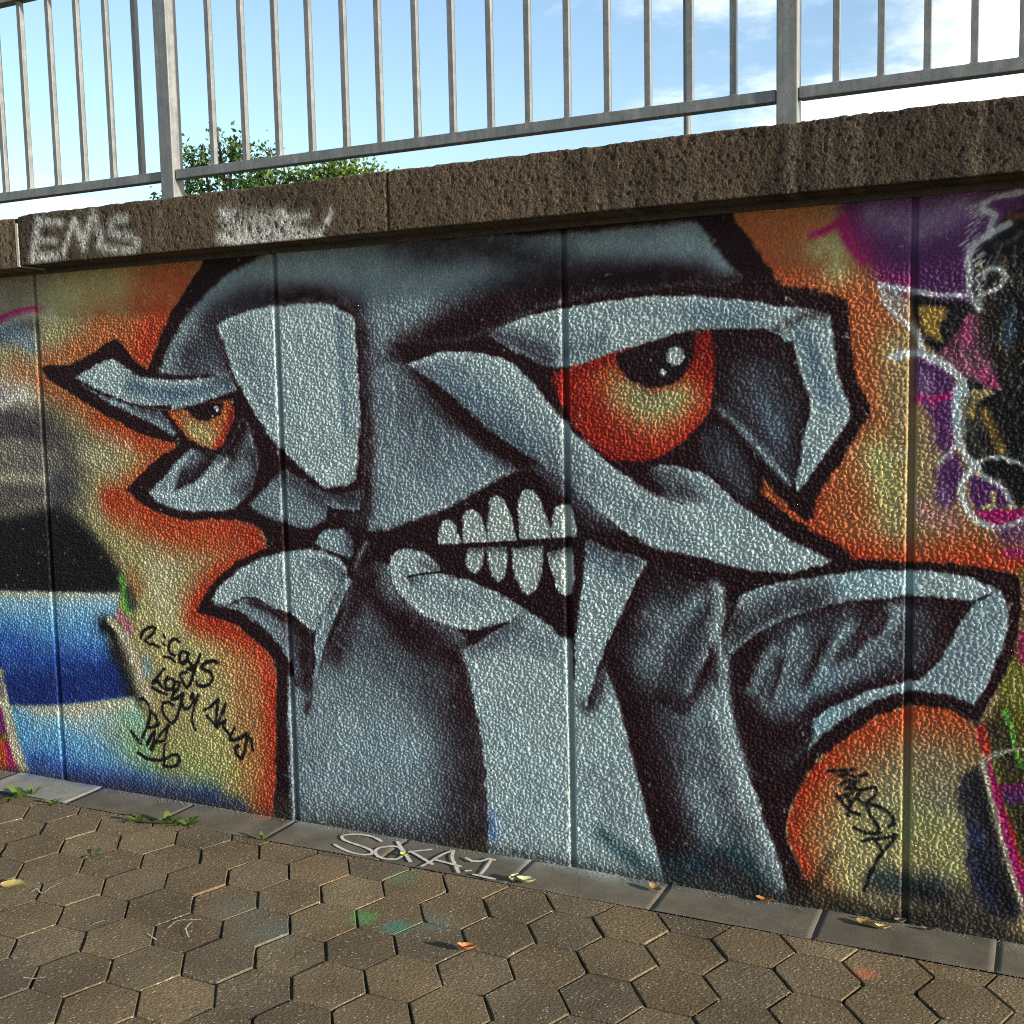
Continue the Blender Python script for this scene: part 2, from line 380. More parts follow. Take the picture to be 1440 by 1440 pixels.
MURAL_OPS = """
F aa9468 2.7 1 -2087,2757! 4176,2142! 4257,-158! -2777,-1784!
s 8a8478 158.3 0.9 -863,2188 -118,2113 46,2118
s cabf80 163.8 0.9 156,1996 352,2015 539,2019
s a9a67a 152.1 0.8 29,1915 266,1905
s cabf80 151.7 0.9 47,1651 275,1531 496,1415 412,1299 176,1266
s a9a67a 203.4 0.8 234,1502 335,1298 243,1119
s cabf80 229.1 0.9 509,1069 607,871 701,616 832,395
s a9a67a 162.6 0.7 619,1045 683,904
s cabf80 193.5 0.9 672,730 910,518 968,294 818,160
s d8cfae 98.4 0.5 595,957 622,814
s 6fb848 151.9 0.12 485,179 671,142
s bd6c40 144.2 0.95 635,2083 532,1922 381,1901
s c7542e 106.5 0.9 778,2088 673,1957 582,1837
s c43c26 50.9 0.6 622,1891 579,1795
s bd6c40 74.8 0.9 -106,1784 19,1804 221,1827 379,1872
s bd6c40 80.2 0.95 -107,1773 52,1709 280,1594 539,1486 719,1449
s c7542e 65.1 0.9 355,1559 574,1466 700,1438 585,1358 488,1300
s c43c26 63.6 0.9 350,1240 518,1200 699,1147 876,1133 1048,1116 1085,1049
s c7542e 95.6 0.8 405,1206 661,1118 908,1084 1007,1004 900,943 804,825
s c43c26 50.0 0.9 1064,1103 1076,1021 935,945 824,854 765,765
s c7542e 69.0 0.9 818,754 956,707 1062,630 1115,480 1105,281 1065,47
s c43c26 37.5 0.95 854,765 1008,705 1115,607 1126,425 1116,226 1084,21
s bd6c40 107.2 0.6 985,610 1026,415 1011,126
s 55565f 144.6 0.75 -794,1538 -253,1565 -87,1533 -15,1413
s 3b363c 101.0 0.7 -697,1569 -230,1580 -45,1533
s 8a8478 109.1 0.8 -718,1379 -183,1397 24,1383
s 55565f 122.0 0.7 -547,1254 -111,1261 6,1173 95,1265
s 3b363c 103.8 0.5 36,1532 148,1414 115,1265
s d8cfae 42.8 0.6 -334,1621 -160,1654 -72,1697
s a58ab0 50.2 0.5 -368,1719 -200,1679
s d8cfae 70.7 0.5 -194,1745 -76,1653
s d8cfae 32.8 0.5 -542,1311 -276,1314 -23,1314
s e6e8e4 21.5 0.45 -336,1602 -204,1637 -108,1674
s 8a8478 25.2 0.6 -439,1443 -177,1467 10,1413
s d8cfae 25.4 0.4 -460,1224 -199,1223 -33,1196
s e6e8e4 35.4 0.3 -198,1700 -56,1652
s e6e8e4 29.8 0.25 351,1501 479,1443
s d8cfae 53.8 0.4 227,1414 380,1385
s 3b363c 25.0 0.5 -389,1498 -89,1509 -9,1479
F 1c1a1c 43.2 1 -979,1165! -467,1155 -162,1162 28,1197 185,1132 314,1018 393,933 401,842! 58,816 -1023,775!
s 1c1a1c 79.1 0.5 -741,1161 -159,1193 84,1130 271,972
s 8a8478 35.9 0.5 -290,1165 -117,1194 10,1218
l b8246e 15.8 0.95 -418,1971 -214,1985 -132,2005 -63,2015 0,2016
s b8246e 17.1 0.5 0,2016 43,2017
s d8cfae 28.0 0.9 -423,1924 -218,1937 -126,1971 -36,1988 41,1990 96,1975
s 55565f 31.5 0.8 -220,1912 -158,1941 -69,1951 -10,1952
s 6b8294 63.0 0.9 -161,1910 -111,1915 -75,1886 -47,1871
s 9db0b4 27.9 0.5 -103,1894 -57,1864
s a9a67a 49.1 0.6 -177,1840 -81,1816 -34,1793
s a9a67a 54.6 0.6 55,1936 98,1886
F 6fb2dc 10.9 1 -1026,778! -323,815! -155,821 -2,825 218,836 375,844! 329,733 284,698! 334,585 387,499 435,419! 217,378 21,342 -182,317 -309,306! -341,421 -365,474 -1064,444!
c a9cfdc 86.9 0.9 -617,776 -232,794 41,807 369,825
c d8cfae 21.8 0.9 -615,797 -323,811 -2,824 374,842
c 2f56b0 124.8 0.9 -644,507 -351,517 -164,518 62,523 364,536
c 1e2f74 103.0 0.95 -662,335 -363,391 -127,413 99,433 360,470
c 1e2f74 86.9 0.9 -340,331 -133,344 95,380 357,431
c 2f56b0 75.2 0.5 -536,600 -341,621 -249,600
s 1c1a1c 48.1 0.9 284,704 324,675 352,599
s 1c1a1c 51.4 0.85 344,599 390,538 409,462 423,418
s 1c1a1c 34.2 0.6 423,424 437,387
F a9cfdc 17.9 1 -314,299! -182,309 20,334 216,370 422,410! 440,374! 481,314! 501,121! 491,-24! -214,-51! -264,131 -292,232
c d8cfae 43.2 0.95 -296,294 -127,307 28,323 215,358 404,397
c d8cfae 71.9 0.7 43,294 104,280
c 6fb2dc 96.7 0.95 -261,263 -232,169 -152,123 -11,173
c 6fb2dc 123.4 0.8 -155,88 30,131 249,130
c 2f56b0 86.7 0.85 -178,44 -5,38 154,24 411,18
c a9a67a 103.7 0.5 302,262 424,210 457,83
s 2f56b0 67.4 0.6 399,62 628,53 811,47
s 1e2f74 41.0 0.7 34,25 357,20 663,21 952,17
s 6fb848 132.8 0.12 487,210 671,142 924,144
s 6fb848 103.0 0.25 416,293 446,175
F d8cfae 11.4 1 -413,470! -358,440! -324,395 -312,327 -292,232 -264,131 -209,12! -275,4! -329,137 -352,253 -372,293! -423,358!
F b8246e 9.6 1 -423,358! -372,293! -352,253 -329,137 -275,0! -460,-23!
c 623566 22.9 0.8 -376,251 -363,182
m 7d7a30 15.3 0.9 -423,155 -385,153 -337,157
F c7542e 9.6 1 -444,138! -386,145! -363,133 -346,58 -333,-3! -459,-19!
s 55565f 26.5 0.6 -361,412 -351,365
l d8cfae 17.1 0.95 312,732 359,690 390,660
s d8cfae 40.8 0.85 390,660 426,586 454,505 489,424
s 6fb2dc 26.9 0.5 499,573 504,522
s c87a90 23.8 0.9 372,749 403,725 410,700
s 6fb848 20.3 0.95 392,910 397,872 402,821 415,771
s 26424a 20.2 0.6 421,854 433,791
s 1c1a1c 26.9 0.5 438,868 450,805
s bd6c40 40.1 0.6 459,926 472,876
s c7542e 84.3 0.95 2997,2090 3051,2001 3104,1956 3209,1918
s bd6c40 124.0 0.95 3040,2128 3166,2056 3250,1926 3321,1819
s c7542e 53.4 0.9 3291,1862 3306,1717 3344,1591 3339,1508 3274,1403
s bd6c40 102.5 0.95 3341,1819 3373,1673 3385,1528 3326,1403 3275,1296
s aa9468 60.3 0.8 3421,1754 3433,1590 3445,1424
s c7542e 59.4 0.95 3223,1317 3192,1230 3235,1177 3318,1131
s c43c26 27.7 0.9 3192,1284 3171,1212 3245,1156 3298,1119
s c7542e 39.1 0.95 3041,1314 3096,1260 3150,1218
s bd6c40 17.5 0.9 3028,1347 3052,1303
s bd6c40 122.0 0.95 3296,1297 3379,1193 3537,1156 3652,1140
s c43c26 36.2 0.95 3298,1119 3420,1122 3557,1120 3691,1111 3765,1104
s c7542e 44.2 0.8 3359,1145 3557,1147 3690,1131
s cabf80 69.6 0.95 3366,1424 3407,1320 3422,1236
s 6fb848 40.9 0.1 3386,1403 3418,1278
s aa9468 48.2 0.6 3422,1713 3418,1590
s cabf80 45.2 0.8 3187,2034 3232,2041 3249,1967
s cabf80 28.1 0.7 3392,1734 3416,1713
s aa9468 80.4 0.8 3494,1425 3516,1301 3478,1238
s c87a90 40.1 0.45 3487,1269 3575,1230
F 623566 27.3 1 3227,2265! 3945,2256! 3962,1657! 3546,1789 3459,1874 3370,1909 3346,1961 3299,2036 3258,2106
c a58ab0 50.6 0.7 3348,2113 3465,2097 3597,2121
c a58ab0 38.8 0.6 3466,2053 3541,2087
c b8246e 40.1 0.55 3268,2099 3319,2014 3380,1939 3429,1916
s b8246e 12.3 0.9 3171,2074 3218,2089 3258,2114
s b8246e 14.2 0.8 3258,2110 3269,2058 3320,1983
F 623566 15.8 1 3416,1723! 3490,1717 3567,1658 3578,1587 3571,1466 3552,1425 3492,1568 3464,1620 3457,1712
c a58ab0 23.8 0.6 3491,1650 3502,1588
c aa9468 32.0 0.6 3469,1528 3503,1486
s 623566 31.6 0.85 3551,1527 3542,1466
F 623566 17.8 1 3524,1373! 3571,1435 3601,1384 3583,1302 3555,1277 3531,1301
c a58ab0 17.9 0.5 3544,1322 3554,1291
l b8246e 7.9 0.9 3518,1584 3539,1590 3562,1594
s b8246e 13.9 0.6 3466,1585 3488,1589 3522,1577
F 1c1a1c 7.7 1 3742,2103! 3704,2086 3659,2041 3624,2008 3607,1981 3605,1932 3606,1878! 3637,1831! 3596,1858 3555,1867 3514,1876 3466,1883! 3448,1880! 3452,1833 3481,1787 3488,1758 3531,1709! 3579,1668! 3601,1645 3610,1600 3611,1546 3600,1479 3618,1407 3688,1416! 3758,1399! 3881,1400! 3860,2200! 3764,2188!
c 3d3426 56.9 0.7 3674,1940 3658,1804 3698,1664
c 26424a 18.8 0.6 3712,1840 3710,1762
c 6b8294 13.2 0.6 3710,1799 3718,1767 3708,1739
c 8a8478 9.3 0.5 3673,2005 3722,2022 3738,2038
c bd6c40 11.1 0.6 3714,2082 3742,2084
c 8a8478 17.5 0.4 3637,1524 3630,1461 3647,1434
F aa9468 5.8 1 3614,1600! 3627,1613 3660,1612 3676,1599! 3636,1577 3620,1551!
s b8934a 9.7 0.9 3620,1551 3618,1533
s b8934a 15.4 0.9 3653,1546 3670,1506 3687,1470 3698,1439
F b8934a 7.8 1 3464,1850! 3501,1854 3542,1850 3556,1806! 3529,1800 3540,1745! 3502,1765 3481,1809
s 3b363c 15.5 0.8 3576,1826 3560,1784
F c87a90 9.6 1 3604,1825! 3627,1820 3638,1788 3659,1733 3680,1665 3674,1622! 3614,1645 3544,1701 3530,1716! 3557,1755 3584,1772
c b8246e 23.1 0.45 3594,1808 3598,1761 3629,1699
c 1c1a1c 19.1 0.55 3631,1806 3645,1752 3667,1680
c 1c1a1c 13.5 0.5 3578,1736 3612,1706 3647,1651
c 2a1418 31.0 0.45 3561,1719 3613,1681
c 1c1a1c 11.7 0.6 3577,1780 3557,1744
c 3b363c 26.9 0.6 3639,1734 3647,1680
F c87a90 5.8 1 3583,1739! 3633,1719 3667,1669 3695,1611! 3660,1621 3626,1644 3592,1689
c b8246e 15.4 0.7 3634,1666 3676,1625
c 3b363c 19.3 0.5 3608,1720 3634,1679
l 8a8478 2.3 0.54 3694,1801 3697,1788 3699,1776
l 6b8294 2.9 0.53 3686,1319 3690,1295 3690,1271
l a58ab0 2.0 0.63 3650,1917 3651,1905 3647,1894
l 1c1a1c 2.5 0.39 3762,1336 3757,1321 3753,1307
l 8a8478 3.0 0.69 3738,1944 3740,1917 3749,1890
l 8a8478 2.1 0.58 3669,1492 3678,1465 3684,1438
l 1c1a1c 3.0 0.63 3709,1333 3703,1314 3701,1296
l 1c1a1c 2.7 0.41 3766,1506 3761,1495 3759,1485
l 6b8294 2.1 0.55 3778,1268 3781,1255 3780,1243
l 1c1a1c 2.3 0.7 3749,1674 3750,1653 3751,1632
l 8a8478 2.4 0.59 3693,1777 3688,1748 3690,1718
l 3d3426 2.7 0.39 3643,1931 3647,1916 3648,1901
l 1c1a1c 3.0 0.58 3641,1454 3635,1428 3634,1401
l 1c1a1c 2.6 0.41 3714,2031 3711,2007 3709,1983
l 1c1a1c 2.1 0.73 3735,1373 3741,1362 3740,1351
l b8934a 2.2 0.36 3707,2101 3706,2091 3699,2081
l 1c1a1c 2.6 0.63 3672,1711 3672,1695 3680,1680
l 1c1a1c 2.1 0.64 3698,1520 3696,1495 3688,1470
l a58ab0 2.0 0.67 3753,1697 3751,1685 3742,1674
l b8934a 2.6 0.57 3660,1446 3651,1419 3640,1391
l a58ab0 3.1 0.57 3763,1662 3751,1634 3734,1606
l a58ab0 3.2 0.38 3714,1343 3712,1331 3714,1320
l 1c1a1c 2.7 0.5 3693,2062 3697,2035 3696,2009
l 6b8294 2.0 0.59 3670,1417 3671,1393 3669,1368
l a58ab0 2.9 0.38 3724,1772 3717,1761 3716,1750
l 8a8478 2.3 0.66 3719,1653 3717,1634 3721,1615
l 1c1a1c 2.1 0.71 3765,1616 3773,1586 3782,1557
l 8a8478 2.0 0.73 3688,2006 3681,1978 3663,1950
l 3d3426 3.1 0.38 3688,1488 3683,1469 3684,1449
l a58ab0 1.9 0.39 3741,1538 3740,1527 3734,1517
l 6b8294 2.8 0.62 3636,1907 3633,1881 3635,1854
l b8934a 3.1 0.7 3633,1962 3640,1944 3642,1928
l a58ab0 2.3 0.58 3757,2029 3756,2014 3747,1999
l b8934a 2.7 0.58 3754,1751 3751,1740 3747,1728
l 1c1a1c 2.4 0.71 3672,1972 3669,1952 3656,1933
l 1c1a1c 3.0 0.43 3652,1285 3652,1255 3650,1225
l 1c1a1c 2.8 0.66 3671,2099 3670,2078 3665,2058
l 6b8294 2.0 0.35 3701,1725 3706,1715 3706,1705
l a58ab0 2.6 0.4 3755,1270 3753,1246 3746,1223
l 6b8294 3.0 0.66 3678,1889 3673,1873 3671,1857
l b8934a 3.1 0.65 3750,1877 3750,1858 3754,1838
l 3d3426 2.8 0.37 3721,1918 3721,1902 3724,1885
l 1c1a1c 2.0 0.4 3681,1627 3684,1607 3692,1586
l 1c1a1c 2.7 0.35 3715,1349 3711,1335 3704,1320
l 3d3426 3.0 0.51 3644,1460 3640,1443 3636,1426
l a58ab0 2.0 0.49 3728,1296 3735,1275 3738,1254
l 1c1a1c 2.6 0.62 3747,1292 3749,1278 3744,1264
l 3d3426 2.8 0.48 3751,1624 3752,1610 3756,1596
l 1c1a1c 2.0 0.42 3648,1418 3644,1403 3644,1388
l a58ab0 2.4 0.65 3706,1946 3707,1923 3702,1901
l 6b8294 2.3 0.54 3708,1411 3708,1400 3714,1389
l a58ab0 2.2 0.5 3752,1577 3756,1565 3758,1554
l 1c1a1c 2.6 0.47 3750,1661 3754,1631 3755,1602
l 6b8294 2.8 0.52 3690,2010 3684,1995 3679,1980
l 1c1a1c 1.9 0.65 3759,1819 3750,1799 3742,1778
l 1c1a1c 3.1 0.39 3752,1514 3750,1497 3750,1480
l a58ab0 3.0 0.5 3686,1967 3682,1952 3674,1939
l 8a8478 2.1 0.57 3753,1819 3755,1799 3761,1779
l 1c1a1c 2.0 0.7 3672,1749 3670,1720 3661,1691
l 8a8478 3.2 0.67 3721,1926 3719,1911 3716,1896
l 3d3426 2.4 0.36 3725,2057 3725,2045 3726,2033
l b8934a 2.2 0.36 3694,1312 3699,1282 3710,1253
l 3d3426 2.8 0.7 3707,1945 3706,1923 3697,1902
l 3d3426 2.6 0.61 3681,1385 3675,1367 3667,1348
l 1c1a1c 3.0 0.37 3739,1570 3739,1554 3740,1538
l 1c1a1c 2.9 0.38 3736,1420 3737,1408 3738,1396
l 1c1a1c 2.4 0.55 3714,1665 3711,1653 3714,1640
l 1c1a1c 3.2 0.63 3706,1520 3708,1502 3705,1483
l 1c1a1c 3.2 0.48 3752,1683 3749,1664 3749,1646
l 8a8478 3.0 0.48 3725,1847 3721,1823 3713,1800
l a58ab0 2.4 0.54 3766,1300 3766,1285 3770,1269
l 1c1a1c 3.1 0.58 3685,1685 3672,1656 3661,1627
l 3d3426 3.0 0.53 3746,1381 3742,1365 3742,1349
l 1c1a1c 2.9 0.45 3743,1888 3731,1860 3718,1832
l b8934a 2.7 0.43 3667,1517 3673,1487 3672,1458
l 3d3426 3.2 0.64 3723,1721 3714,1704 3707,1686
l 1c1a1c 2.4 0.44 3721,1430 3722,1412 3718,1395
l 3d3426 2.7 0.62 3712,2022 3711,2012 3710,2003
l 3d3426 2.1 0.38 3714,2105 3716,2087 3715,2069
l 6b8294 2.6 0.67 3664,1981 3651,1956 3641,1931
l b8934a 2.8 0.63 3730,1600 3727,1578 3721,1556
l 6b8294 2.1 0.56 3697,1765 3694,1750 3697,1734
l 8a8478 1.9 0.66 3753,2027 3751,2006 3741,1986
l 3d3426 2.1 0.62 3736,1674 3742,1647 3749,1620
l 1c1a1c 1.9 0.54 3741,1395 3745,1382 3744,1368
l 1c1a1c 3.0 0.47 3722,2067 3712,2044 3704,2021
l 8a8478 2.0 0.44 3714,1436 3709,1413 3709,1389
l 3d3426 2.0 0.71 3741,1956 3738,1935 3728,1915
l 8a8478 3.0 0.66 3733,1896 3733,1885 3729,1875
l a58ab0 2.0 0.35 3768,1329 3763,1308 3752,1286
l a58ab0 2.8 0.56 3722,2002 3721,1973 3723,1944
l 3d3426 2.5 0.54 3732,1737 3724,1718 3717,1698
l 3d3426 2.5 0.39 3694,1719 3692,1701 3697,1682
l b8934a 2.4 0.73 3765,1680 3767,1666 3762,1651
l 3d3426 2.4 0.43 3665,1574 3666,1548 3659,1521
l 1c1a1c 3.1 0.74 3747,1833 3752,1806 3760,1778
l 6b8294 3.0 0.73 3689,1372 3689,1349 3693,1325
l b8934a 2.0 0.52 3770,1458 3761,1439 3751,1420
l 3d3426 2.3 0.36 3715,2019 3719,1997 3725,1976
l 3d3426 2.3 0.57 3649,1966 3642,1942 3640,1917
l b8934a 1.9 0.43 3738,1316 3736,1298 3739,1280
l 3d3426 2.5 0.62 3683,1818 3686,1800 3682,1783
l a58ab0 3.1 0.7 3666,1359 3655,1330 3647,1301
l 6b8294 2.4 0.55 3671,1759 3668,1743 3666,1727
l 1c1a1c 2.0 0.53 3714,1655 3712,1641 3701,1628
l 3d3426 2.8 0.58 3762,1451 3758,1437 3750,1423
l 6b8294 3.1 0.36 3765,1334 3764,1321 3754,1307
l 1c1a1c 2.4 0.73 3657,1922 3660,1900 3668,1877
l 6b8294 2.1 0.5 3746,1454 3751,1427 3753,1401
l 8a8478 2.2 0.44 3650,1377 3655,1355 3662,1333
l 3d3426 2.6 0.74 3642,1413 3645,1394 3642,1374
l 8a8478 2.6 0.64 3679,1990 3670,1965 3665,1939
l 1c1a1c 2.4 0.48 3706,1693 3695,1671 3687,1649
l b8934a 2.7 0.44 3764,1568 3763,1540 3759,1512
l 8a8478 2.2 0.42 3737,1543 3736,1522 3740,1501
l 8a8478 2.3 0.36 3765,1359 3759,1339 3758,1319
l 1c1a1c 2.0 0.74 3744,1847 3739,1823 3729,1800
l 1c1a1c 2.1 0.68 3761,1615 3761,1604 3754,1593
l 3d3426 2.8 0.52 3705,2105 3711,2085 3715,2065
l 1c1a1c 2.4 0.42 3686,1530 3682,1513 3671,1496
l a58ab0 2.2 0.71 3713,1728 3708,1709 3709,1689
l b8934a 2.9 0.52 3694,1982 3698,1961 3701,1941
l e6e8e4 2.4 0.71 3615,2075 3593,2060
l e6e8e4 2.6 0.53 3601,2028 3580,2014
l e6e8e4 2.4 0.43 3610,1989 3588,1974
l e6e8e4 2.3 0.77 3636,1970 3621,1959
l e6e8e4 2.3 0.71 3627,1975 3604,1960
l e6e8e4 2.2 0.59 3635,2003 3615,1989
l e6e8e4 2.1 0.43 3635,2083 3616,2070
l e6e8e4 1.9 0.75 3635,1969 3617,1957
l e6e8e4 2.0 0.61 3643,1964 3631,1955
l e6e8e4 1.8 0.72 3654,2124 3642,2116
l e6e8e4 1.9 0.42 3631,2075 3612,2062
l e6e8e4 1.8 0.53 3645,1969 3625,1955
l e6e8e4 2.5 0.79 3601,2029 3579,2014
l e6e8e4 2.3 0.75 3651,1921 3637,1911
l e6e8e4 1.8 0.76 3615,2127 3592,2112
l e6e8e4 2.6 0.66 3612,2044 3597,2034
l e6e8e4 2.5 0.6 3645,2099 3630,2089
l e6e8e4 2.7 0.79 3637,1934 3622,1924
l e6e8e4 2.4 0.51 3624,2006 3606,1993
l e6e8e4 2.3 0.77 3633,1919 3611,1903
l e6e8e4 2.3 0.63 3627,1921 3616,1914
l e6e8e4 1.8 0.58 3618,2053 3604,2044
l e6e8e4 2.1 0.7 3619,2012 3598,1997
l e6e8e4 1.9 0.67 3631,1959 3615,1947
l e6e8e4 2.6 0.63 3655,1932 3635,1917
l e6e8e4 1.8 0.74 3643,2026 3624,2013
l e6e8e4 2.3 0.64 3641,1994 3625,1983
l e6e8e4 2.3 0.78 3642,1989 3627,1979
l e6e8e4 2.1 0.42 3647,2106 3628,2094
l e6e8e4 2.2 0.65 3606,2019 3594,2010
l e6e8e4 2.2 0.41 3643,1918 3623,1904
l e6e8e4 2.0 0.64 3608,2056 3590,2044
l e6e8e4 2.6 0.58 3604,2055 3591,2046
l e6e8e4 2.4 0.76 3629,1979 3613,1968
l e6e8e4 2.0 0.4 3639,1986 3624,1976
l e6e8e4 2.2 0.55 3603,2010 3589,2001
l e6e8e4 2.2 0.66 3625,2082 3603,2067
l e6e8e4 2.4 0.72 3646,1903 3623,1887
l e6e8e4 2.0 0.66 3647,1991 3630,1979
l e6e8e4 1.8 0.56 3628,2107 3606,2092
l e6e8e4 2.0 0.63 3631,2060 3610,2045
l e6e8e4 2.3 0.75 3621,2122 3606,2111
l e6e8e4 2.5 0.74 3636,1929 3622,1919
l e6e8e4 2.1 0.63 3639,1950 3621,1937
l e6e8e4 2.0 0.69 3633,2045 3611,2031
l e6e8e4 2.0 0.57 3613,2106 3600,2098
l e6e8e4 2.5 0.5 3641,2040 3630,2033
l e6e8e4 2.2 0.41 3624,2061 3608,2050
l e6e8e4 2.0 0.6 3604,1997 3592,1988
l e6e8e4 2.1 0.49 3609,1966 3598,1959
l e6e8e4 2.6 0.78 3643,1967 3621,1951
l e6e8e4 2.2 0.68 3630,2074 3618,2066
l e6e8e4 2.1 0.76 3648,1985 3633,1975
l e6e8e4 2.5 0.42 3618,1950 3603,1939
l e6e8e4 1.8 0.62 3650,1944 3632,1931
l e6e8e4 1.7 0.58 3647,2092 3633,2083
l e6e8e4 1.8 0.55 3643,2074 3631,2065
l e6e8e4 2.1 0.75 3623,2030 3601,2014
l e6e8e4 2.5 0.66 3629,2098 3608,2084
l e6e8e4 2.3 0.44 3653,2106 3639,2096
l e6e8e4 7.4 0.6 3635,2123 3670,2139 3709,2143 3751,2149
s e6e8e4 11.9 0.35 3635,2123 3670,2139 3709,2143 3751,2149
l e6e8e4 9.4 0.7 3638,2109 3668,2089 3659,2062 3656,2034
s e6e8e4 15.0 0.35 3638,2109 3668,2089 3659,2062 3656,2034
l e6e8e4 9.5 0.75 3705,2062 3672,2047 3640,2028 3620,2012 3607,1995 3601,1968 3608,1932 3606,1886 3634,1834
s e6e8e4 15.2 0.35 3705,2062 3672,2047 3640,2028 3620,2012 3607,1995 3601,1968 3608,1932 3606,1886 3634,1834
l e6e8e4 6.8 0.75 3642,1933 3661,1946 3688,1941 3698,1919 3689,1895 3662,1882 3639,1877
s e6e8e4 10.9 0.35 3642,1933 3661,1946 3688,1941 3698,1919 3689,1895 3662,1882 3639,1877
l e6e8e4 6.1 0.6 3632,1909 3636,1873 3637,1838
s e6e8e4 9.8 0.35 3632,1909 3636,1873 3637,1838
l e6e8e4 7.5 0.9 3363,1918 3395,1910 3444,1900 3472,1893 3514,1882 3555,1878 3596,1875
s e6e8e4 11.9 0.35 3363,1918 3395,1910 3444,1900 3472,1893 3514,1882 3555,1878 3596,1875
l e6e8e4 7.0 0.8 3370,1899 3385,1862 3421,1819 3446,1800 3474,1766 3482,1729
s e6e8e4 11.2 0.35 3370,1899 3385,1862 3421,1819 3446,1800 3474,1766 3482,1729
s 9db0b4 23.9 0.7 3402,1886 3424,1849
l e6e8e4 8.3 0.85 3394,1706 3426,1720 3475,1718 3510,1706 3538,1691 3559,1668
s e6e8e4 13.3 0.35 3394,1706 3426,1720 3475,1718 3510,1706 3538,1691 3559,1668
l e6e8e4 8.9 0.9 3412,1704 3443,1719 3477,1718 3507,1701 3537,1687 3567,1663 3593,1636 3602,1600
s e6e8e4 14.2 0.35 3412,1704 3443,1719 3477,1718 3507,1701 3537,1687 3567,1663 3593,1636 3602,1600
l e6e8e4 9.4 0.85 3585,1627 3577,1578 3578,1533 3583,1488 3596,1443 3618,1407 3639,1394
s e6e8e4 15.0 0.35 3585,1627 3577,1578 3578,1533 3583,1488 3596,1443 3618,1407 3639,1394
s a9cfdc 17.6 0.5 3589,1600 3584,1547 3591,1497
l e6e8e4 7.7 0.85 3639,1398 3672,1416 3705,1416 3738,1403 3763,1377
s e6e8e4 12.3 0.35 3639,1398 3672,1416 3705,1416 3738,1403 3763,1377
l e6e8e4 5.1 0.7 3533,1402 3563,1434 3579,1452
s e6e8e4 8.2 0.35 3533,1402 3563,1434 3579,1452
F 1c1a1c 7.7 1 3639,1389! 3672,1412 3705,1412 3738,1399 3763,1377! 3862,1369! 3865,1281! 3736,1281! 3724,1296 3711,1327 3690,1345 3656,1367
F 623566 7.8 1 3615,1366! 3640,1362 3673,1345 3707,1327 3732,1283! 3642,1267! 3616,1303
s 8a8478 7.7 0.8 3690,1354 3702,1349
l e6e8e4 8.6 0.9 3635,1394 3606,1362 3594,1321 3603,1289 3621,1253 3651,1231 3697,1217 3733,1229 3765,1252
s e6e8e4 13.7 0.35 3635,1394 3606,1362 3594,1321 3603,1289 3621,1253 3651,1231 3697,1217 3733,1229 3765,1252
l e6e8e4 5.8 0.75 3635,1394 3652,1367 3690,1345 3711,1327 3724,1296 3736,1278
s e6e8e4 9.3 0.35 3635,1394 3652,1367 3690,1345 3711,1327 3724,1296 3736,1278
l cabf80 5.8 0.9 3654,1277 3679,1282
l cabf80 6.6 0.9 3678,1318 3683,1295 3679,1277
F b8246e 4.8 1 3638,1263! 3675,1268 3761,1275! 3845,1281! 3845,1263! 3761,1257 3737,1238 3692,1230 3659,1240
l cabf80 5.8 0.8 3678,1209 3682,1214
s 623566 34.6 0.85 3718,1197 3750,1203 3787,1199
s a58ab0 11.5 0.5 3746,1220 3766,1226
s b8246e 15.4 0.9 3727,1148 3768,1145 3808,1142
F 7d7a30 15.7 1 3724,856! 3699,687 3662,641 3704,476 3735,352 3785,189! 4077,115! 4045,1156! 3746,1103! 3768,962
c 623566 19.4 0.9 3762,1043 3768,962
c b8246e 15.6 0.95 3768,940 3764,864 3765,839
c 3d3426 51.7 0.9 3690,665 3730,585 3750,503 3781,380 3802,277
c 7d7a30 35.3 0.8 3743,816 3764,714
c a9a67a 27.4 0.4 3753,796 3773,736
m 6fb848 6.3 0.9 3725,693 3733,660 3743,648 3750,595
m 6fb848 5.9 0.8 3756,576 3772,531
l d8cfae 5.2 0.7 3706,553 3726,572 3776,585
F 623566 5.9 1 3695,474! 3778,485! 3928,497! 3929,438! 3736,418!
c b8246e 10.0 0.6 3710,469 3779,471
F aa9468 6.4 1 3148,120 3111,199 3103,260 3118,323 3161,421 3218,503 3289,571 3358,630 3425,666 3492,684 3558,683 3610,667 3649,636! 3684,473 3727,280 3788,75! 3792,-105! 3134,-46!
c cabf80 131.2 0.9 3334,218 3291,317 3255,372
c a9a67a 125.3 0.8 3429,381 3496,449 3593,526
c a9a67a 103.7 0.7 3494,536 3562,457
c cabf80 83.0 0.8 3564,327 3598,245 3599,187
c 6fb848 83.7 0.1 3464,312 3551,311 3586,214
c 8a8478 70.2 0.5 3494,536 3561,522 3614,464 3563,414
c cabf80 88.6 0.8 3235,165 3293,106
c bd6c40 107.9 0.9 3148,73 3133,233 3176,385 3275,517 3399,612 3526,647 3624,629
c c7542e 56.3 0.95 3148,97 3118,231 3161,383 3254,515 3371,617 3492,673 3591,661
c c43c26 26.9 0.8 3148,127 3111,245 3147,381 3218,496
c bd6c40 53.0 0.5 3526,626 3611,607 3651,554
c aa9468 82.4 0.6 3495,500 3626,523
c 3d3426 44.8 0.7 3133,71 3222,9 3336,7
c 3b363c 46.5 0.75 3377,112 3473,114 3567,123 3666,125
c 26424a 38.4 0.6 3404,140 3473,121 3540,140
c 1c1a1c 42.0 0.7 3468,31 3569,34 3700,30
F 3b363c 14.3 1 3607,485! 3661,531! 3685,431 3720,293 3778,102! 3763,56! 3686,85 3632,192 3623,336 3602,405
c 6b8294 16.4 0.5 3637,280 3669,307
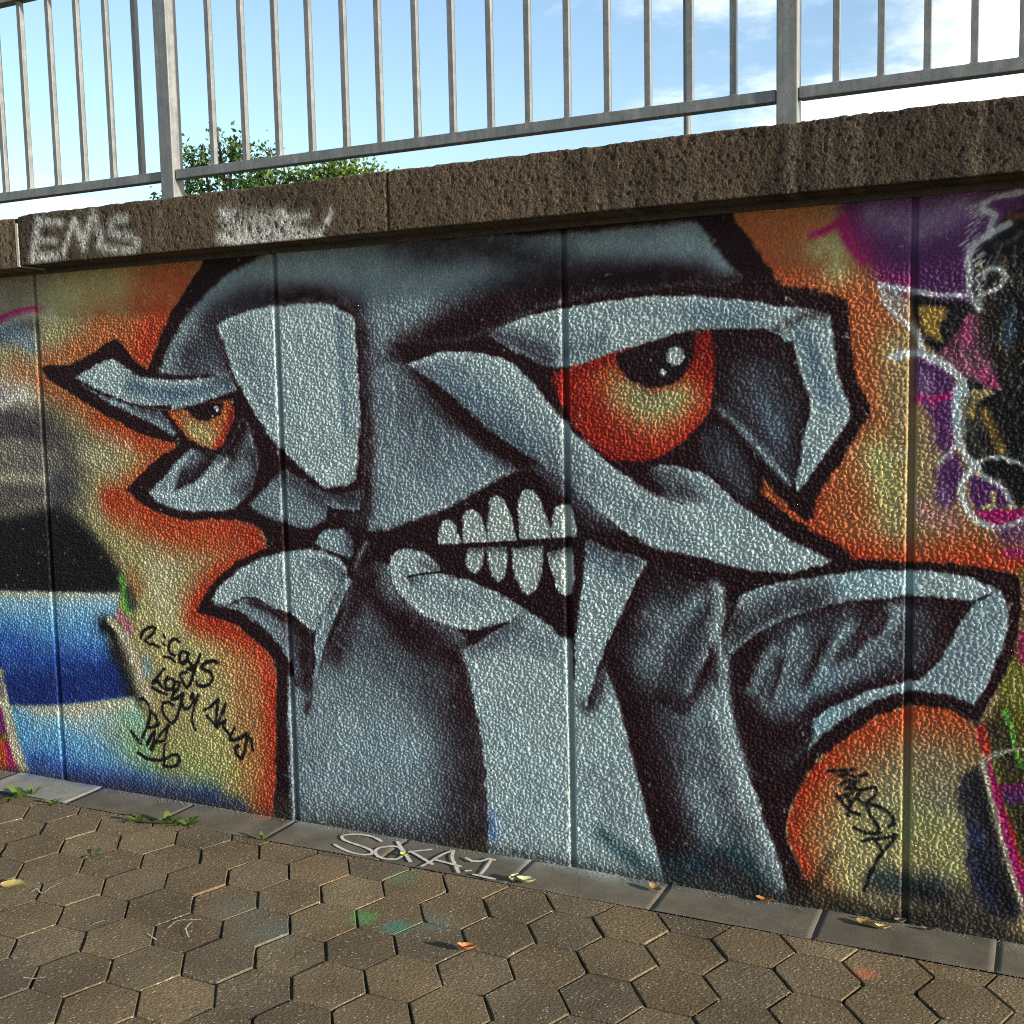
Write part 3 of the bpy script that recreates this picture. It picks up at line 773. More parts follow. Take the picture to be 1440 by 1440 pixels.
c 1e2f74 32.7 0.45 3649,311 3664,212 3697,145
c 1c1a1c 24.5 0.5 3650,268 3691,159
c 1c1a1c 28.4 0.8 3709,205 3749,104
c 1c1a1c 20.3 0.6 3653,469 3673,386 3708,262
s a9a67a 16.5 0.6 3609,363 3618,263
l d8cfae 7.3 0.95 3667,535 3692,439 3740,260 3794,90
F b8246e 5.0 1 3649,632! 3671,652! 3690,538 3720,442 3785,225! 3865,-18! 3848,-93! 3793,105 3739,282 3698,440 3680,530
m c43c26 10.0 0.95 3668,662 3689,559 3723,457 3771,287 3825,110
c c43c26 14.1 0.8 3656,633 3676,557
s e6e8e4 8.0 0.6 3667,528 3708,568
F 2a1418 5.4 1 933,2250! 893,2152 804,2059 724,1968 661,1875 591,1757! 511,1802 454,1869 417,1880! 312,1832 178,1789 11,1784! 41,1739 168,1668 356,1578 540,1500 725,1457! 580,1377 436,1275! 520,1224 640,1179 784,1159 948,1168 1061,1153 1115,1118 1129,1064! 985,1003 863,913 779,794! 855,780 970,750 1059,700 1124,649 1149,596 1150,540 1138,257 1117,83 1100,-35! 1367,-278! 2611,-411! 3233,-113! 3214,0! 3148,120 3111,199 3103,260 3118,323 3161,421 3218,503 3289,571 3358,630 3425,666 3492,684 3558,683 3610,667 3649,636! 3665,662 3692,735 3730,815 3756,920 3761,1002 3751,1073 3741,1091! 3647,1106 3551,1112 3420,1113 3298,1111! 3294,1129! 3214,1173 3143,1214 3092,1249 3020,1300! 3027,1357! 3071,1300 3157,1225! 3175,1237 3192,1302 3226,1353 3281,1445 3348,1550! 3330,1592 3310,1634 3299,1689 3282,1759 3285,1759 3277,1856 3270,1877! 3209,1904 3139,1922 3083,1936 3047,1981 3019,2025 2975,2098 2939,2144 2910,2210! 2866,2260!
F 84939a 13.3 1 650,1740! 674,1793 728,1868 792,1941 884,2019 983,2087 1087,2124 1226,2179! 2344,2140! 2775,2146! 2820,2139! 2873,2071 2924,2003 2957,1965! 2887,1948 2774,1958 2666,1950 2506,1944 2339,1919 2201,1880 2039,1824 1825,1816 1700,1821! 1757,1744! 1788,1702 1826,1646 1840,1591! 1589,1637! 1589,1848 1560,1933 1477,1965 1356,1975 1224,1971 1105,1955 944,1915! 959,1851 1001,1753 1009,1730! 827,1728
c 9db0b4 36.7 0.75 671,1763 748,1867 842,1961 942,2030 1038,2083
c 9db0b4 85.9 0.6 1058,2104 1183,2060 1308,2067 1480,2042
c 2a1418 57.6 0.95 934,1904 1049,1951 1180,1988 1305,1992 1460,1976 1560,1940
c 3b363c 78.5 0.8 812,1789 893,1854 965,1948 1125,1991
c 55565f 60.9 0.8 877,1757 958,1821
c 2a1418 30.1 0.8 960,1859 992,1768 1013,1723
c 9db0b4 90.6 0.6 1690,2069 1802,1964 1740,1844
c 9db0b4 65.4 0.55 1917,2030 2082,2067 2215,2116
c 55565f 76.4 0.8 1751,2150 1976,2157 2190,2152
c 3b363c 63.3 0.8 1864,2130 2136,2110 2392,2012 2635,1985
c 3b363c 73.7 0.7 1969,1907 2238,1987 2490,2005
c 2a1418 72.2 0.98 1796,1792 1967,1847 2131,1899 2315,1954 2514,1975 2774,1972 2975,1943
c 2a1418 46.8 0.9 1737,1770 1911,1837 2131,1911
c 9db0b4 45.7 0.75 2467,2097 2636,2085 2775,2096
c 9db0b4 52.7 0.8 2775,2085 2865,2057 2920,1989
c 2a1418 30.3 0.7 2865,1949 2975,1953 3030,1929
c 2a1418 44.2 0.85 1587,1850 1592,1674 1577,1470
c 55565f 70.8 0.7 1677,1722 1686,1571
F b4c6c4 6.9 1 939,1910! 1031,1944 1142,1964 1251,1971 1374,1970 1476,1954 1547,1926! 1562,1891 1567,1813 1569,1708 1572,1595 1575,1495 1567,1521 1559,1393 1547,1325! 1510,1312 1463,1301 1413,1295! 1339,1344 1230,1425 1128,1543 1076,1624 1023,1695 991,1795
c 84939a 65.3 0.6 1045,1870 1085,1750 1161,1631
c 9db0b4 88.1 0.5 1117,1830 1200,1681 1239,1570
c 6b8294 19.5 0.7 1500,1922 1503,1795 1510,1653 1512,1496
c 84939a 22.2 0.5 1525,1920 1541,1793 1543,1638 1546,1495
c cfdcdb 14.5 0.8 953,1896 1030,1937 1214,1963 1391,1962 1526,1934
c cfdcdb 11.1 0.8 1558,1905 1564,1793 1568,1680 1570,1524
c cfdcdb 12.0 0.7 961,1874 1019,1745 1105,1609 1190,1497
c cfdcdb 40.1 0.5 1356,1365 1481,1353
F b4c6c4 7.0 1 187,1730! 281,1766 398,1796 460,1775 519,1736 604,1715 736,1707 853,1713 980,1724! 1007,1696 1022,1664! 907,1635 788,1605 668,1595 547,1609 400,1654
c 6b8294 44.0 0.85 503,1689 649,1663 792,1660 967,1688
c 55565f 30.4 0.6 888,1717 1001,1696
c cfdcdb 15.7 0.6 579,1711 747,1701 888,1708
c 9db0b4 15.6 0.6 645,1607 813,1620 942,1648
m 2a1418 8.4 0.9 461,1622 596,1603 693,1602
F 9db0b4 7.1 1 212,1713! 362,1650 498,1614 607,1592 666,1565 716,1504! 704,1492! 592,1542 471,1588 336,1645
c 55565f 22.4 0.8 546,1599 654,1565 688,1537
c 3b363c 16.2 0.6 498,1609 594,1575
F bd6c40 6.8 1 686,1585! 788,1599 906,1621 1000,1631! 1003,1570 977,1507 936,1453 900,1437 837,1453 769,1490 719,1541
c cabf80 46.7 0.95 783,1518 864,1499 873,1471
c c43c26 21.4 0.9 1002,1615 987,1543 949,1480 907,1444
c c7542e 18.9 0.8 691,1579 725,1541 769,1490
c 8e2018 15.2 0.6 995,1579 967,1489
F 2a1418 6.2 1 770,1601! 786,1573 832,1552 878,1549 925,1562 955,1589 963,1621! 871,1616
l e6e8e4 8.0 0.95 922,1599 925,1591
l e6e8e4 3.7 0.8 902,1567 903,1565
F 9db0b4 7.5 1 566,1263! 651,1335 727,1397 789,1439! 847,1425 916,1416 994,1471 1049,1552 1090,1471 1107,1381 1068,1281 997,1220! 950,1207 833,1196 715,1203 619,1224
c 3b363c 48.7 0.9 1024,1507 1010,1453 961,1398
c 2a1418 30.3 0.9 962,1416 1023,1489 1048,1534
c 3b363c 42.3 0.8 1076,1417 1094,1345 1057,1290
c 55565f 27.5 0.8 1001,1289 1045,1271
F 3b363c 9.4 1 695,1275! 723,1331 775,1397 836,1430 905,1425 892,1389 830,1333 769,1299
c 84939a 28.3 0.7 762,1388 811,1407
c 2a1418 18.8 0.7 708,1284 782,1313 856,1370 899,1416
s cfdcdb 15.8 0.7 585,1263 694,1256 792,1286 889,1342 961,1398
s cfdcdb 12.6 0.6 667,1217 822,1207 951,1219
s cfdcdb 12.7 0.5 675,1340 751,1397
F 84939a 8.9 1 1048,1226! 1101,1272 1170,1323 1233,1373! 1311,1325 1410,1278! 1418,1225 1411,1181! 1324,1147! 1228,1158 1130,1187
c 55565f 34.8 0.6 1330,1276 1402,1225
c 9db0b4 41.7 0.6 1167,1265 1219,1203
c 3b363c 29.2 0.7 1204,1346 1310,1303 1404,1260
F 55565f 6.8 1 1418,1276! 1486,1274 1558,1289! 1564,1259 1563,1219! 1500,1216 1440,1223 1412,1242
c 9db0b4 14.2 0.7 1420,1236 1500,1221 1555,1222
c 3b363c 22.7 0.7 1486,1267 1525,1258
F 3b363c 6.3 1 1439,1206! 1450,1189 1442,1182
F 3b363c 8.5 0.8 1483,1197! 1523,1208 1586,1213! 1592,1166 1584,1149! 1536,1151 1489,1166
F 9db0b4 6.9 1 1353,1090! 1400,1136 1457,1148 1504,1136 1523,1103 1512,1042! 1477,1051 1437,1063 1397,1071
c 55565f 25.7 0.7 1504,1130 1509,1069
s 84939a 11.4 0.7 1582,1099 1548,1044 1530,1002
F b4c6c4 7.2 1 847,844! 922,924 1018,986 1133,1032 1233,1055 1314,1063 1380,1057 1452,1039 1487,1007 1490,987! 1456,937 1386,837 1333,751! 1235,806 1134,842 1034,871 928,832
c 55565f 34.7 0.8 1420,1038 1467,1013 1473,979
c 84939a 34.9 0.6 1345,1021 1418,997 1448,957
c cfdcdb 11.6 0.8 1297,1059 1379,1050 1451,1029 1481,1000
c cfdcdb 18.7 0.5 865,852 945,922 1052,983
c 84939a 49.0 0.35 1036,894 1117,945
F 84939a 7.3 1 852,832! 928,830 1034,868! 1112,843 1220,790 1319,754! 1322,683 1319,619 1310,554 1302,443! 1281,459 1241,548 1222,611 1171,690 1085,758 974,811
c 2a1418 66.0 0.98 1273,743 1290,653 1286,561
c 2a1418 21.3 0.9 1045,853 1144,817 1306,750
c 9db0b4 24.5 0.5 974,825 1108,769 1203,674 1232,584
c 55565f 30.2 0.7 1227,703 1244,604
F 9db0b4 5.9 1 1493,973! 1512,954 1494,905 1451,834 1407,748 1374,655 1344,554 1319,452! 1317,516 1327,623 1336,743! 1386,830 1447,916
c b4c6c4 11.7 0.7 1496,953 1453,875 1366,759 1346,673
c 55565f 14.6 0.5 1454,903 1411,838
m 2a1418 4.7 0.8 1504,933 1451,841 1398,733 1360,625 1329,496
F 84939a 10.6 1 1628,1723! 1698,1746 1770,1736! 1830,1668 1930,1559 2057,1452 2172,1388 2234,1369! 2189,1362 2153,1354 2062,1312 1920,1235 1775,1189 1665,1151 1595,1143! 1578,1263! 1592,1521
c 2a1418 33.3 0.9 1596,1775 1604,1521 1585,1212
c 55565f 69.8 0.6 1732,1620 1844,1519
c 3b363c 31.8 0.7 1765,1732 1847,1618 1957,1518
c 9db0b4 48.0 0.8 1672,1201 1835,1256 1979,1321 2091,1371
c 9db0b4 60.2 0.6 1678,1368 1779,1293
c 9db0b4 10.9 0.7 1711,1683 1716,1595 1692,1495
c 9db0b4 10.7 0.7 1822,1557 1814,1469 1783,1419
c 2a1418 20.7 0.9 1807,1706 1931,1568 2093,1440 2251,1361
c cfdcdb 10.5 0.6 1790,1199 1949,1256 2090,1332 2158,1362
c 55565f 25.4 0.6 2119,1396 2225,1372
F 55565f 14.8 1 2238,1385! 2304,1385 2380,1345 2443,1304 2504,1235 2553,1177! 2429,1197 2353,1278 2290,1344
c 2a1418 24.6 0.6 2302,1325 2378,1243 2504,1176
F b4c6c4 5.2 1 1770,1740! 1890,1769 1983,1774 2074,1766 2145,1748 2215,1706 2266,1650 2316,1594 2375,1523 2458,1452 2539,1383 2620,1330 2699,1293 2770,1268 2660,1305 2697,1290 2718,1301! 2681,1346 2655,1366 2671,1384 2708,1389 2760,1385 2812,1373 2853,1355 2888,1324 2938,1280 2988,1249 3037,1218 3085,1185 3133,1155 3181,1131 3233,1105! 3191,1085 3134,1066 3061,1059 2988,1061 2918,1075 2836,1092 2759,1111 2680,1126 2626,1145 2658,1138 2578,1174 2496,1233 2413,1299 2355,1350 2286,1389 2200,1440 2068,1529 1933,1637 1841,1701
c 55565f 66.6 0.7 1822,1718 1905,1634 2032,1542 2156,1460 2286,1381 2371,1326
c 6b8294 76.8 0.6 1906,1666 2034,1615 2140,1541 2244,1452
c 84939a 36.7 0.6 1794,1727 1908,1740 1999,1704
c 9db0b4 30.3 0.6 2036,1687 2125,1645 2194,1580 2263,1500
c 2a1418 15.4 0.8 1793,1710 1904,1609 2031,1509 2173,1424 2294,1357 2379,1295
c 84939a 72.4 0.45 2373,1421 2497,1313 2619,1230
c 84939a 37.5 0.5 2619,1253 2769,1157
c cfdcdb 12.6 0.8 1794,1739 1909,1762 2038,1764 2145,1740 2214,1695 2274,1630 2333,1562 2400,1491
c cfdcdb 14.3 0.6 2416,1468 2515,1390 2612,1322 2707,1278
c 3b363c 34.8 0.9 2660,1371 2692,1346 2734,1316 2781,1302
c 55565f 27.5 0.8 2734,1357 2786,1332 2822,1293
c 9db0b4 22.6 0.6 2812,1343 2863,1308 2918,1260
c 2a1418 14.0 0.75 2628,1332 2681,1300 2734,1278
c cfdcdb 11.3 0.8 2817,1370 2853,1351 2898,1314 2948,1268
c cfdcdb 11.6 0.6 2644,1312 2707,1283 2786,1259 2832,1253
c cfdcdb 34.8 0.5 3037,1149 3134,1114 3191,1107
c 84939a 28.0 0.35 2680,1177 2785,1140
F 8e2018 5.6 1 2335,1695! 2378,1710! 2511,1746 2668,1781 2773,1803 2864,1808! 2878,1731 2873,1644 2859,1574 2824,1512 2766,1456 2689,1417 2605,1403 2519,1414 2453,1468 2398,1524 2354,1604 2330,1668!
c 8e2018 29.0 0.8 2360,1679 2384,1585 2458,1480 2556,1422
c 8e2018 22.3 0.7 2871,1753 2864,1600
c c43c26 92.9 0.75 2485,1653 2582,1536 2725,1513 2807,1623
c bd6c40 65.0 0.85 2535,1663 2606,1559 2701,1524 2784,1601
c cabf80 55.5 0.95 2595,1616 2666,1576 2749,1598
c a9a67a 32.4 0.6 2631,1604 2702,1592
c c43c26 28.1 0.5 2434,1538 2508,1468 2629,1440 2748,1467 2818,1545
c 8e2018 24.0 0.6 2361,1691 2511,1721
F 2a1418 5.0 1 2550,1742! 2574,1689 2619,1654 2679,1637 2737,1645 2784,1679 2809,1734 2819,1821! 2680,1787
c 1c1a1c 32.0 0.6 2680,1738 2726,1692
F c3cec6 3.6 1 2722,1737 2731,1756 2750,1762 2773,1753 2780,1728 2766,1706 2742,1705 2726,1716
F e6e8e4 3.2 1 2696,1684 2707,1697 2721,1685 2712,1670
F b4c6c4 4.9 1 2092,1825! 2210,1872 2339,1898 2505,1914 2665,1921 2774,1918 2924,1899 3069,1874 3175,1854 3226,1836! 3235,1761 3252,1656 3288,1547! 3280,1522 3212,1424 3156,1337 3133,1308! 3124,1330 3135,1380 3149,1481 3169,1545 3162,1609 3133,1694 3115,1766! 3091,1767 3069,1789 2997,1810 2887,1814 2773,1807 2668,1783 2504,1744 2386,1711 2310,1718! 2207,1766
c 84939a 48.4 0.8 2234,1800 2362,1760 2487,1790
c 55565f 34.8 0.9 2102,1822 2208,1801 2310,1739
c 9db0b4 32.7 0.6 2363,1830 2537,1867 2751,1868
c 6b8294 48.2 0.5 2819,1865 2997,1835
c 6b8294 33.6 0.7 3147,1786 3189,1679 3221,1594
c 84939a 30.0 0.5 3159,1424 3138,1359
c cfdcdb 11.7 0.8 2209,1864 2364,1901 2514,1916 2681,1920 2865,1906
c cfdcdb 8.4 0.8 3220,1824 3235,1719 3256,1624 3281,1550 3212,1434 3149,1348
c cfdcdb 8.5 0.7 3122,1755 3143,1680 3169,1605 3169,1541 3144,1456
c 2a1418 16.8 0.5 3062,1798 3147,1838 3222,1845
F 3b363c 13.0 1 2920,1747! 2997,1775 3079,1771! 3116,1713 3144,1627 3155,1552 3138,1467 3123,1380 3113,1319! 3052,1388 2964,1482 2877,1573! 2891,1654
c 55565f 56.4 0.8 2997,1641 3052,1532 3074,1445
c 6b8294 34.7 0.5 3019,1597 3074,1488
c 2a1418 30.1 0.9 2931,1730 3019,1748 3105,1724 3137,1638
c 2a1418 26.6 0.8 2909,1687 2897,1599
c 9db0b4 13.2 0.8 2891,1560 2964,1498 3052,1401 3111,1328
c 2a1418 17.1 0.6 3144,1574 3123,1445
F 3b363c 17.9 1 2829,1489! 2886,1511 2953,1445 2993,1368 3002,1291 2975,1268! 2908,1334 2840,1389
c 55565f 31.2 0.8 2908,1423 2964,1335
F 2a1418 6.2 1 1850,1109! 1920,1220 2061,1289 2189,1356 2285,1309 2396,1256 2428,1185! 2432,1138 2406,864 2396,775! 2353,804 2276,860 2179,911 2071,955 1895,1009 1868,1067
c 1c1a1c 25.2 0.4 2148,1111 2411,1137
F c3cec6 4.3 1 1883,1108! 1883,1152 1900,1190 1924,1197 1947,1179 1969,1110!
F c3cec6 4.2 1 1978,1113! 1978,1172 1993,1226 2014,1236 2041,1219 2063,1166 2068,1117!
F c3cec6 4.1 1 2073,1118! 2076,1207 2093,1269 2114,1283 2147,1254 2175,1186 2189,1125!
F c3cec6 4.0 1 2195,1131! 2192,1219 2202,1280 2230,1305 2267,1281 2297,1213 2312,1140!
F c3cec6 4.0 1 2321,1138! 2320,1190 2334,1245 2357,1256 2387,1246 2406,1192 2411,1147!
F c3cec6 4.2 1 1991,1095! 1988,1051 2003,1016 2026,1010 2051,1041 2062,1098!
c 55565f 21.1 0.75 1991,1095 2062,1098
F c3cec6 4.2 1 2073,1102! 2075,1047 2091,1002 2113,980 2136,1012 2149,1074 2148,1106!
c 55565f 20.8 0.75 2073,1102 2148,1106
F c3cec6 4.1 1 2166,1105! 2168,1038 2189,974 2220,943 2251,957 2276,1015 2285,1080 2281,1113!
c 55565f 20.4 0.75 2166,1105 2281,1113
F c3cec6 4.0 1 2300,1089! 2317,1017 2339,957 2366,943 2387,960 2398,1029 2389,1116!
c 55565f 20.0 0.75 2300,1089 2389,1116
l 2a1418 4.1 0.95 1964,1108 2075,1115 2202,1128 2316,1137 2419,1147
F b4c6c4 6.5 1 1673,1016! 1687,1051 1722,1074 1781,1081 1839,1062 1871,1029 1890,1004! 1941,990 2016,973 2089,948 2161,919 2197,900! 2178,856 2095,831 2011,809 1936,808 1860,824 1783,858 1721,910 1683,964
c 84939a 37.9 0.6 1768,969 1883,932 2014,914
c cfdcdb 19.2 0.8 1686,1025 1708,948 1784,866 1889,826 2012,817
c cfdcdb 22.0 0.5 1732,1061 1791,1072
c 55565f 21.8 0.6 1809,1039 1866,1016
l 2a1418 4.1 0.95 1753,982 1808,995 1890,1007
c 55565f 13.7 0.6 1768,969 1817,980
F b4c6c4 5.4 1 2442,1141! 2494,1119 2550,1103 2615,1090 2650,1076! 2619,1020 2575,934 2535,846 2501,769 2483,725 2460,653 2439,580 2430,541! 2389,537! 2389,701 2396,788 2413,908 2426,1026
c 55565f 58.1 0.8 2455,1123 2516,1099 2604,1076
c 6b8294 34.1 0.5 2455,1081 2549,1032
c cfdcdb 34.8 0.5 2434,813 2450,733
c cfdcdb 9.7 0.7 2642,1068 2592,971 2541,863 2507,786
F 84939a 11.3 1 1204,572! 1252,535 1302,484! 1370,642 1457,810 1526,961 1621,1031 1686,1008! 1683,964 1721,910 1783,858 1860,824 1936,808 1983,785! 1972,734! 1992,616 2017,490 2035,363 2042,191 2042,-1! 1929,-90! 1184,-118!
c 2a1418 93.4 0.9 1702,800 1818,730 1933,688 1971,537
c 2a1418 56.0 0.9 1590,1029 1616,900 1703,826 1820,782
c 2a1418 87.5 0.95 1956,509 1993,306 2005,19
c 2a1418 82.9 0.9 1912,5 1970,1 2056,14
c 3b363c 110.8 0.7 1814,600 1909,374 1916,138
c 2a1418 63.5 0.8 1542,975 1522,868 1420,673
c 55565f 85.2 0.6 1579,739 1697,642
c 9db0b4 145.0 0.7 1410,454 1567,443 1717,379
c 9db0b4 129.0 0.7 1435,292 1622,260
c a9cfdc 57.8 0.35 1500,341 1715,325
c cfdcdb 59.0 0.4 1441,430 1470,378
c 9db0b4 100.6 0.5 1330,112 1678,132
c 55565f 58.1 0.5 1424,41 1854,23
c 2a1418 21.1 0.7 1287,441 1311,554
c 9db0b4 30.5 0.6 1206,570 1204,433
F b4c6c4 6.1 1 1967,733! 2048,778 2160,846! 2188,908! 2276,857 2371,791! 2376,787! 2391,647 2436,569! 2465,653 2500,721! 2522,675 2549,613 2571,556 2602,430 2562,563 2602,406 2642,249 2674,131 2710,-2! 2647,-53! 2050,-35! 2049,192 2037,363 2017,490 1992,616
c 55565f 42.2 0.7 2010,745 2085,776 2177,841
c 84939a 51.6 0.5 2140,780 2318,769
c 9db0b4 106.0 0.5 2132,460 2220,300 2180,124
c 55565f 29.8 0.85 2453,587 2483,666 2500,716
c 3b363c 20.0 0.8 2439,575 2471,648
c cfdcdb 14.8 0.6 2527,648 2560,582 2592,477
c cfdcdb 12.3 0.6 2562,539 2602,382 2642,224 2689,36
c 55565f 35.1 0.5 2427,574 2454,658
c 26424a 35.1 0.6 2481,135 2565,82 2648,37
c 84939a 65.3 0.5 2467,332 2550,211
c 2f56b0 27.2 0.45 2059,141 2067,73
c 9db0b4 18.9 0.5 2032,517 2046,364 2054,210
m 2a1418 5.0 0.7 2433,569 2465,653 2501,748
F 3b363c 11.8 1 2652,1068! 2711,1050 2815,1019 2900,1004! 2897,938 2882,871 2856,802 2830,733 2803,669 2771,598! 2750,580! 2675,567! 2598,559! 2560,630 2511,711 2506,764! 2575,907
c 84939a 62.1 0.8 2656,902 2720,875 2677,778 2655,734
c 9db0b4 32.7 0.85 2841,995 2794,931 2741,876 2709,833
c 9db0b4 22.9 0.8 2887,998 2887,937 2866,870
c 55565f 70.6 0.6 2762,836 2793,761 2751,705
c 9db0b4 28.0 0.6 2856,833 2825,748 2788,667
c 2a1418 58.4 0.95 2636,1036 2575,907 2518,797 2534,713 2572,631 2609,560
c 2a1418 37.3 0.6 2668,1059 2763,1032 2867,1007
c 2a1418 48.1 0.7 2653,591 2718,613
c cfdcdb 9.2 0.8 2898,998 2895,938 2879,870 2853,797 2830,738
F 3b363c 9.4 1 2761,575! 2803,642 2840,713 2866,746! 2897,795 2927,808! 2920,746 2922,669 2932,593 2952,472! 2915,699 2933,586 2960,473 2998,361 3043,235 3081,132 3119,-18! 2998,-151! 2696,-127! 2710,-2! 2674,131 2642,249 2602,406 2562,563 2530,665!
c 2a1418 73.5 0.98 2547,666 2587,509 2643,314 2698,119 2746,-36
c 2a1418 73.0 0.8 2596,591 2676,359 2747,127
c 84939a 94.2 0.8 2813,612 2829,457 2867,304 2921,170
c b4c6c4 46.2 0.85 2884,650 2914,506 2968,349 3028,186 3074,61
c 9db0b4 47.5 0.7 2812,336 2859,192
c cfdcdb 16.1 0.8 2907,683 2930,562 2960,449 3006,323 3051,190 3096,57
c b4c6c4 18.4 0.8 2912,771 2909,694 2922,618
c 26424a 57.1 0.75 2714,56 2811,88 2921,138 3013,50
c 2a1418 37.6 0.5 2882,100 2998,24
c 2a1418 18.8 0.7 2771,592 2814,664 2856,730
F 3b363c 6.4 1 2921,896! 3000,956 3101,1016! 3263,1065 3438,1083 3570,1080 3658,1059 3698,1042! 3722,993 3726,937 3680,787 3644,697! 3576,726 3516,730 3443,720 3368,686 3293,639 3228,584 3163,501! 3069,420 2994,384! 2959,484 2931,623 2917,720 2928,784
c 2a1418 54.7 0.98 3000,839 2952,779 2938,680 2966,520 3035,437
c 2a1418 58.8 0.9 2987,572 3042,529 3123,573
c 2a1418 33.8 0.9 3068,892 3167,946 3327,989 3451,1006 3600,1005
c 2a1418 48.8 0.95 3512,987 3601,992 3561,925 3514,825 3491,771
c 2a1418 29.4 0.9 3328,943 3384,940 3366,899
c 55565f 45.3 0.7 3482,946 3495,875 3454,807
c 55565f 47.8 0.7 3088,873 3148,890 3226,902 3290,940
c 84939a 31.2 0.8 3135,876 3108,812 3068,706 3028,639
c 9db0b4 22.5 0.95 3058,822 3024,764 2993,685
c 9db0b4 20.0 0.7 3135,855 3102,764 3069,678
c 9db0b4 15.4 0.6 3154,884 3128,862
c 2a1418 11.2 0.85 3088,790 3072,727 3048,662
c 2a1418 20.3 0.8 3034,841 3000,790 2976,711
c 84939a 44.4 0.8 3161,830 3135,732 3096,653 3069,623
c 9db0b4 21.6 0.95 3290,904 3252,857 3220,801 3188,730
c 9db0b4 12.8 0.7 3303,911 3265,878
c 2a1418 17.5 0.8 3214,854 3188,792 3162,721
c 2a1418 17.0 0.8 3322,902 3303,855 3278,812
c 9db0b4 31.5 0.95 3421,958 3391,907 3354,865 3310,828
c 84939a 42.6 0.85 3391,848 3323,769 3240,715
c 9db0b4 17.1 0.8 3341,851 3298,801 3272,772
c a9cfdc 30.6 0.6 3240,762 3195,704 3136,650
c 2a1418 14.8 0.8 3390,947 3372,899 3329,870 3297,821
c 3b363c 29.9 0.9 3189,655 3279,698 3380,754 3442,779
c 2a1418 17.1 0.85 3156,621 3241,667 3330,716 3430,752 3485,770
c 55565f 35.8 0.6 3069,595 3122,628
c 2a1418 40.6 0.8 2987,614 3042,564 3123,552
F b4c6c4 5.1 1 2924,903! 2959,981 3014,1015 3101,1037 3199,1058 3327,1078 3438,1086 3540,1085 3628,1070 3704,1039! 3630,1003! 3541,1008 3451,1009 3359,997 3277,983 3200,958 3121,929 3048,890 2987,845 2931,792! 2910,818
c 55565f 48.5 0.9 2945,876 3041,945 3147,992 3213,1002
c 3b363c 31.1 0.8 2938,834 3014,895 3095,934 3187,977
c a9cfdc 41.7 0.6 3276,1039 3377,1051 3450,1054
c cfdcdb 14.0 0.6 3540,1072 3658,1049
c 9db0b4 11.2 0.8 2938,806 2993,859 3068,909 3148,943
c 9db0b4 17.8 0.6 2973,996 3068,1025
c 2a1418 27.3 0.7 2903,880 2938,924
F 9db0b4 4.6 1 3638,1004! 3704,1039! 3723,999 3730,950 3718,886 3686,801 3644,697! 3612,713 3564,725 3516,730 3455,723 3393,699 3331,666 3267,619 3215,569 3163,500! 3183,559 3189,607 3241,654 3318,695 3393,729 3491,761! 3538,814 3590,915
c 84939a 28.3 0.5 3619,929 3592,831 3545,756
c cfdcdb 9.9 0.8 3710,1024 3724,968 3713,892 3675,787 3644,707
c cfdcdb 10.5 0.7 3503,759 3442,747 3380,721 3305,684
c a9cfdc 21.9 0.6 3241,640 3202,588
m 2a1418 3.2 0.8 3630,1003 3670,1025 3704,1042
s b4c6c4 20.7 0.85 2876,1011 2893,929 2882,858 2903,733 2910,621 2938,510 2966,414
s cfdcdb 11.5 0.6 2897,998 2893,915 2875,843
s 26424a 28.3 0.5 2714,20 2858,20 3044,11 3111,5
s 1c1a1c 20.9 0.5 2952,24 3111,23
s 1c1a1c 25.8 0.6 3156,12 3350,13 3516,10 3789,7
s 3d3426 31.2 0.6 3178,63 3308,40
s 1c1a1c 33.4 0.6 3494,117 3595,80 3712,46
s 1c1a1c 17.8 0.5 3199,90 3242,189
s 1c1a1c 21.7 0.6 -868,-32 -223,-1 114,-6 1158,-12
s 3b363c 13.8 0.4 1158,3 2056,19 2689,3
l 1c1a1c 7.7 1 475,669 482,687 512,709 544,719 556,712 545,692 519,673 499,656 523,644 539,647 570,635
l 1c1a1c 7.6 1 601,686 602,679
l 1c1a1c 7.6 1 596,654 597,647
l 1c1a1c 7.6 1 674,667 668,676 647,675 627,659 619,634 627,615 649,609
l 1c1a1c 7.6 1 595,598 626,595 650,582
l 1c1a1c 7.5 1 714,624 690,629 676,609 675,584 692,576 718,598 723,622 715,598 735,575
l 1c1a1c 7.5 1 783,622 772,593 753,572 737,556 716,559
l 1c1a1c 7.5 1 756,572 741,532 724,496 705,480 687,498 674,526 684,539 709,544
l 1c1a1c 7.4 1 868,596 856,602 820,596 796,585 783,569 800,561 830,554 843,531 827,506 790,493 760,495 758,509
l 1c1a1c 7.7 1 592,548 565,521 538,494 525,481
l 1c1a1c 7.7 1 528,488 557,491 574,468 598,460 630,468 644,489 633,508 608,513 591,494 596,470
l 1c1a1c 7.7 1 523,463 554,451 597,441
l 1c1a1c 7.6 1 644,499 669,496 661,471 635,454 621,423 652,431 684,454
l 1c1a1c 7.7 1 684,454 670,413 655,372 634,336 614,324 579,350 568,378 576,404 608,412 629,399
l 1c1a1c 7.6 1 684,449 676,414 687,390 711,393 731,419 738,434
l 1c1a1c 7.5 1 738,434 734,458 720,433
l 1c1a1c 7.5 1 764,456 746,421 729,380 723,345 731,316 739,308
l 1c1a1c 7.4 1 790,396 821,413 862,446
l 1c1a1c 7.4 1 862,446 853,393 840,338
l 1c1a1c 7.5 1 801,373 829,351 852,330
l 1c1a1c 7.4 1 899,431 879,390 859,355 846,334
l 1c1a1c 7.4 1 846,334 877,356 895,363 882,343 905,321
l 1c1a1c 7.4 1 882,333 916,308 938,339
l 1c1a1c 7.3 1 916,308 915,288 944,292 968,304 998,322
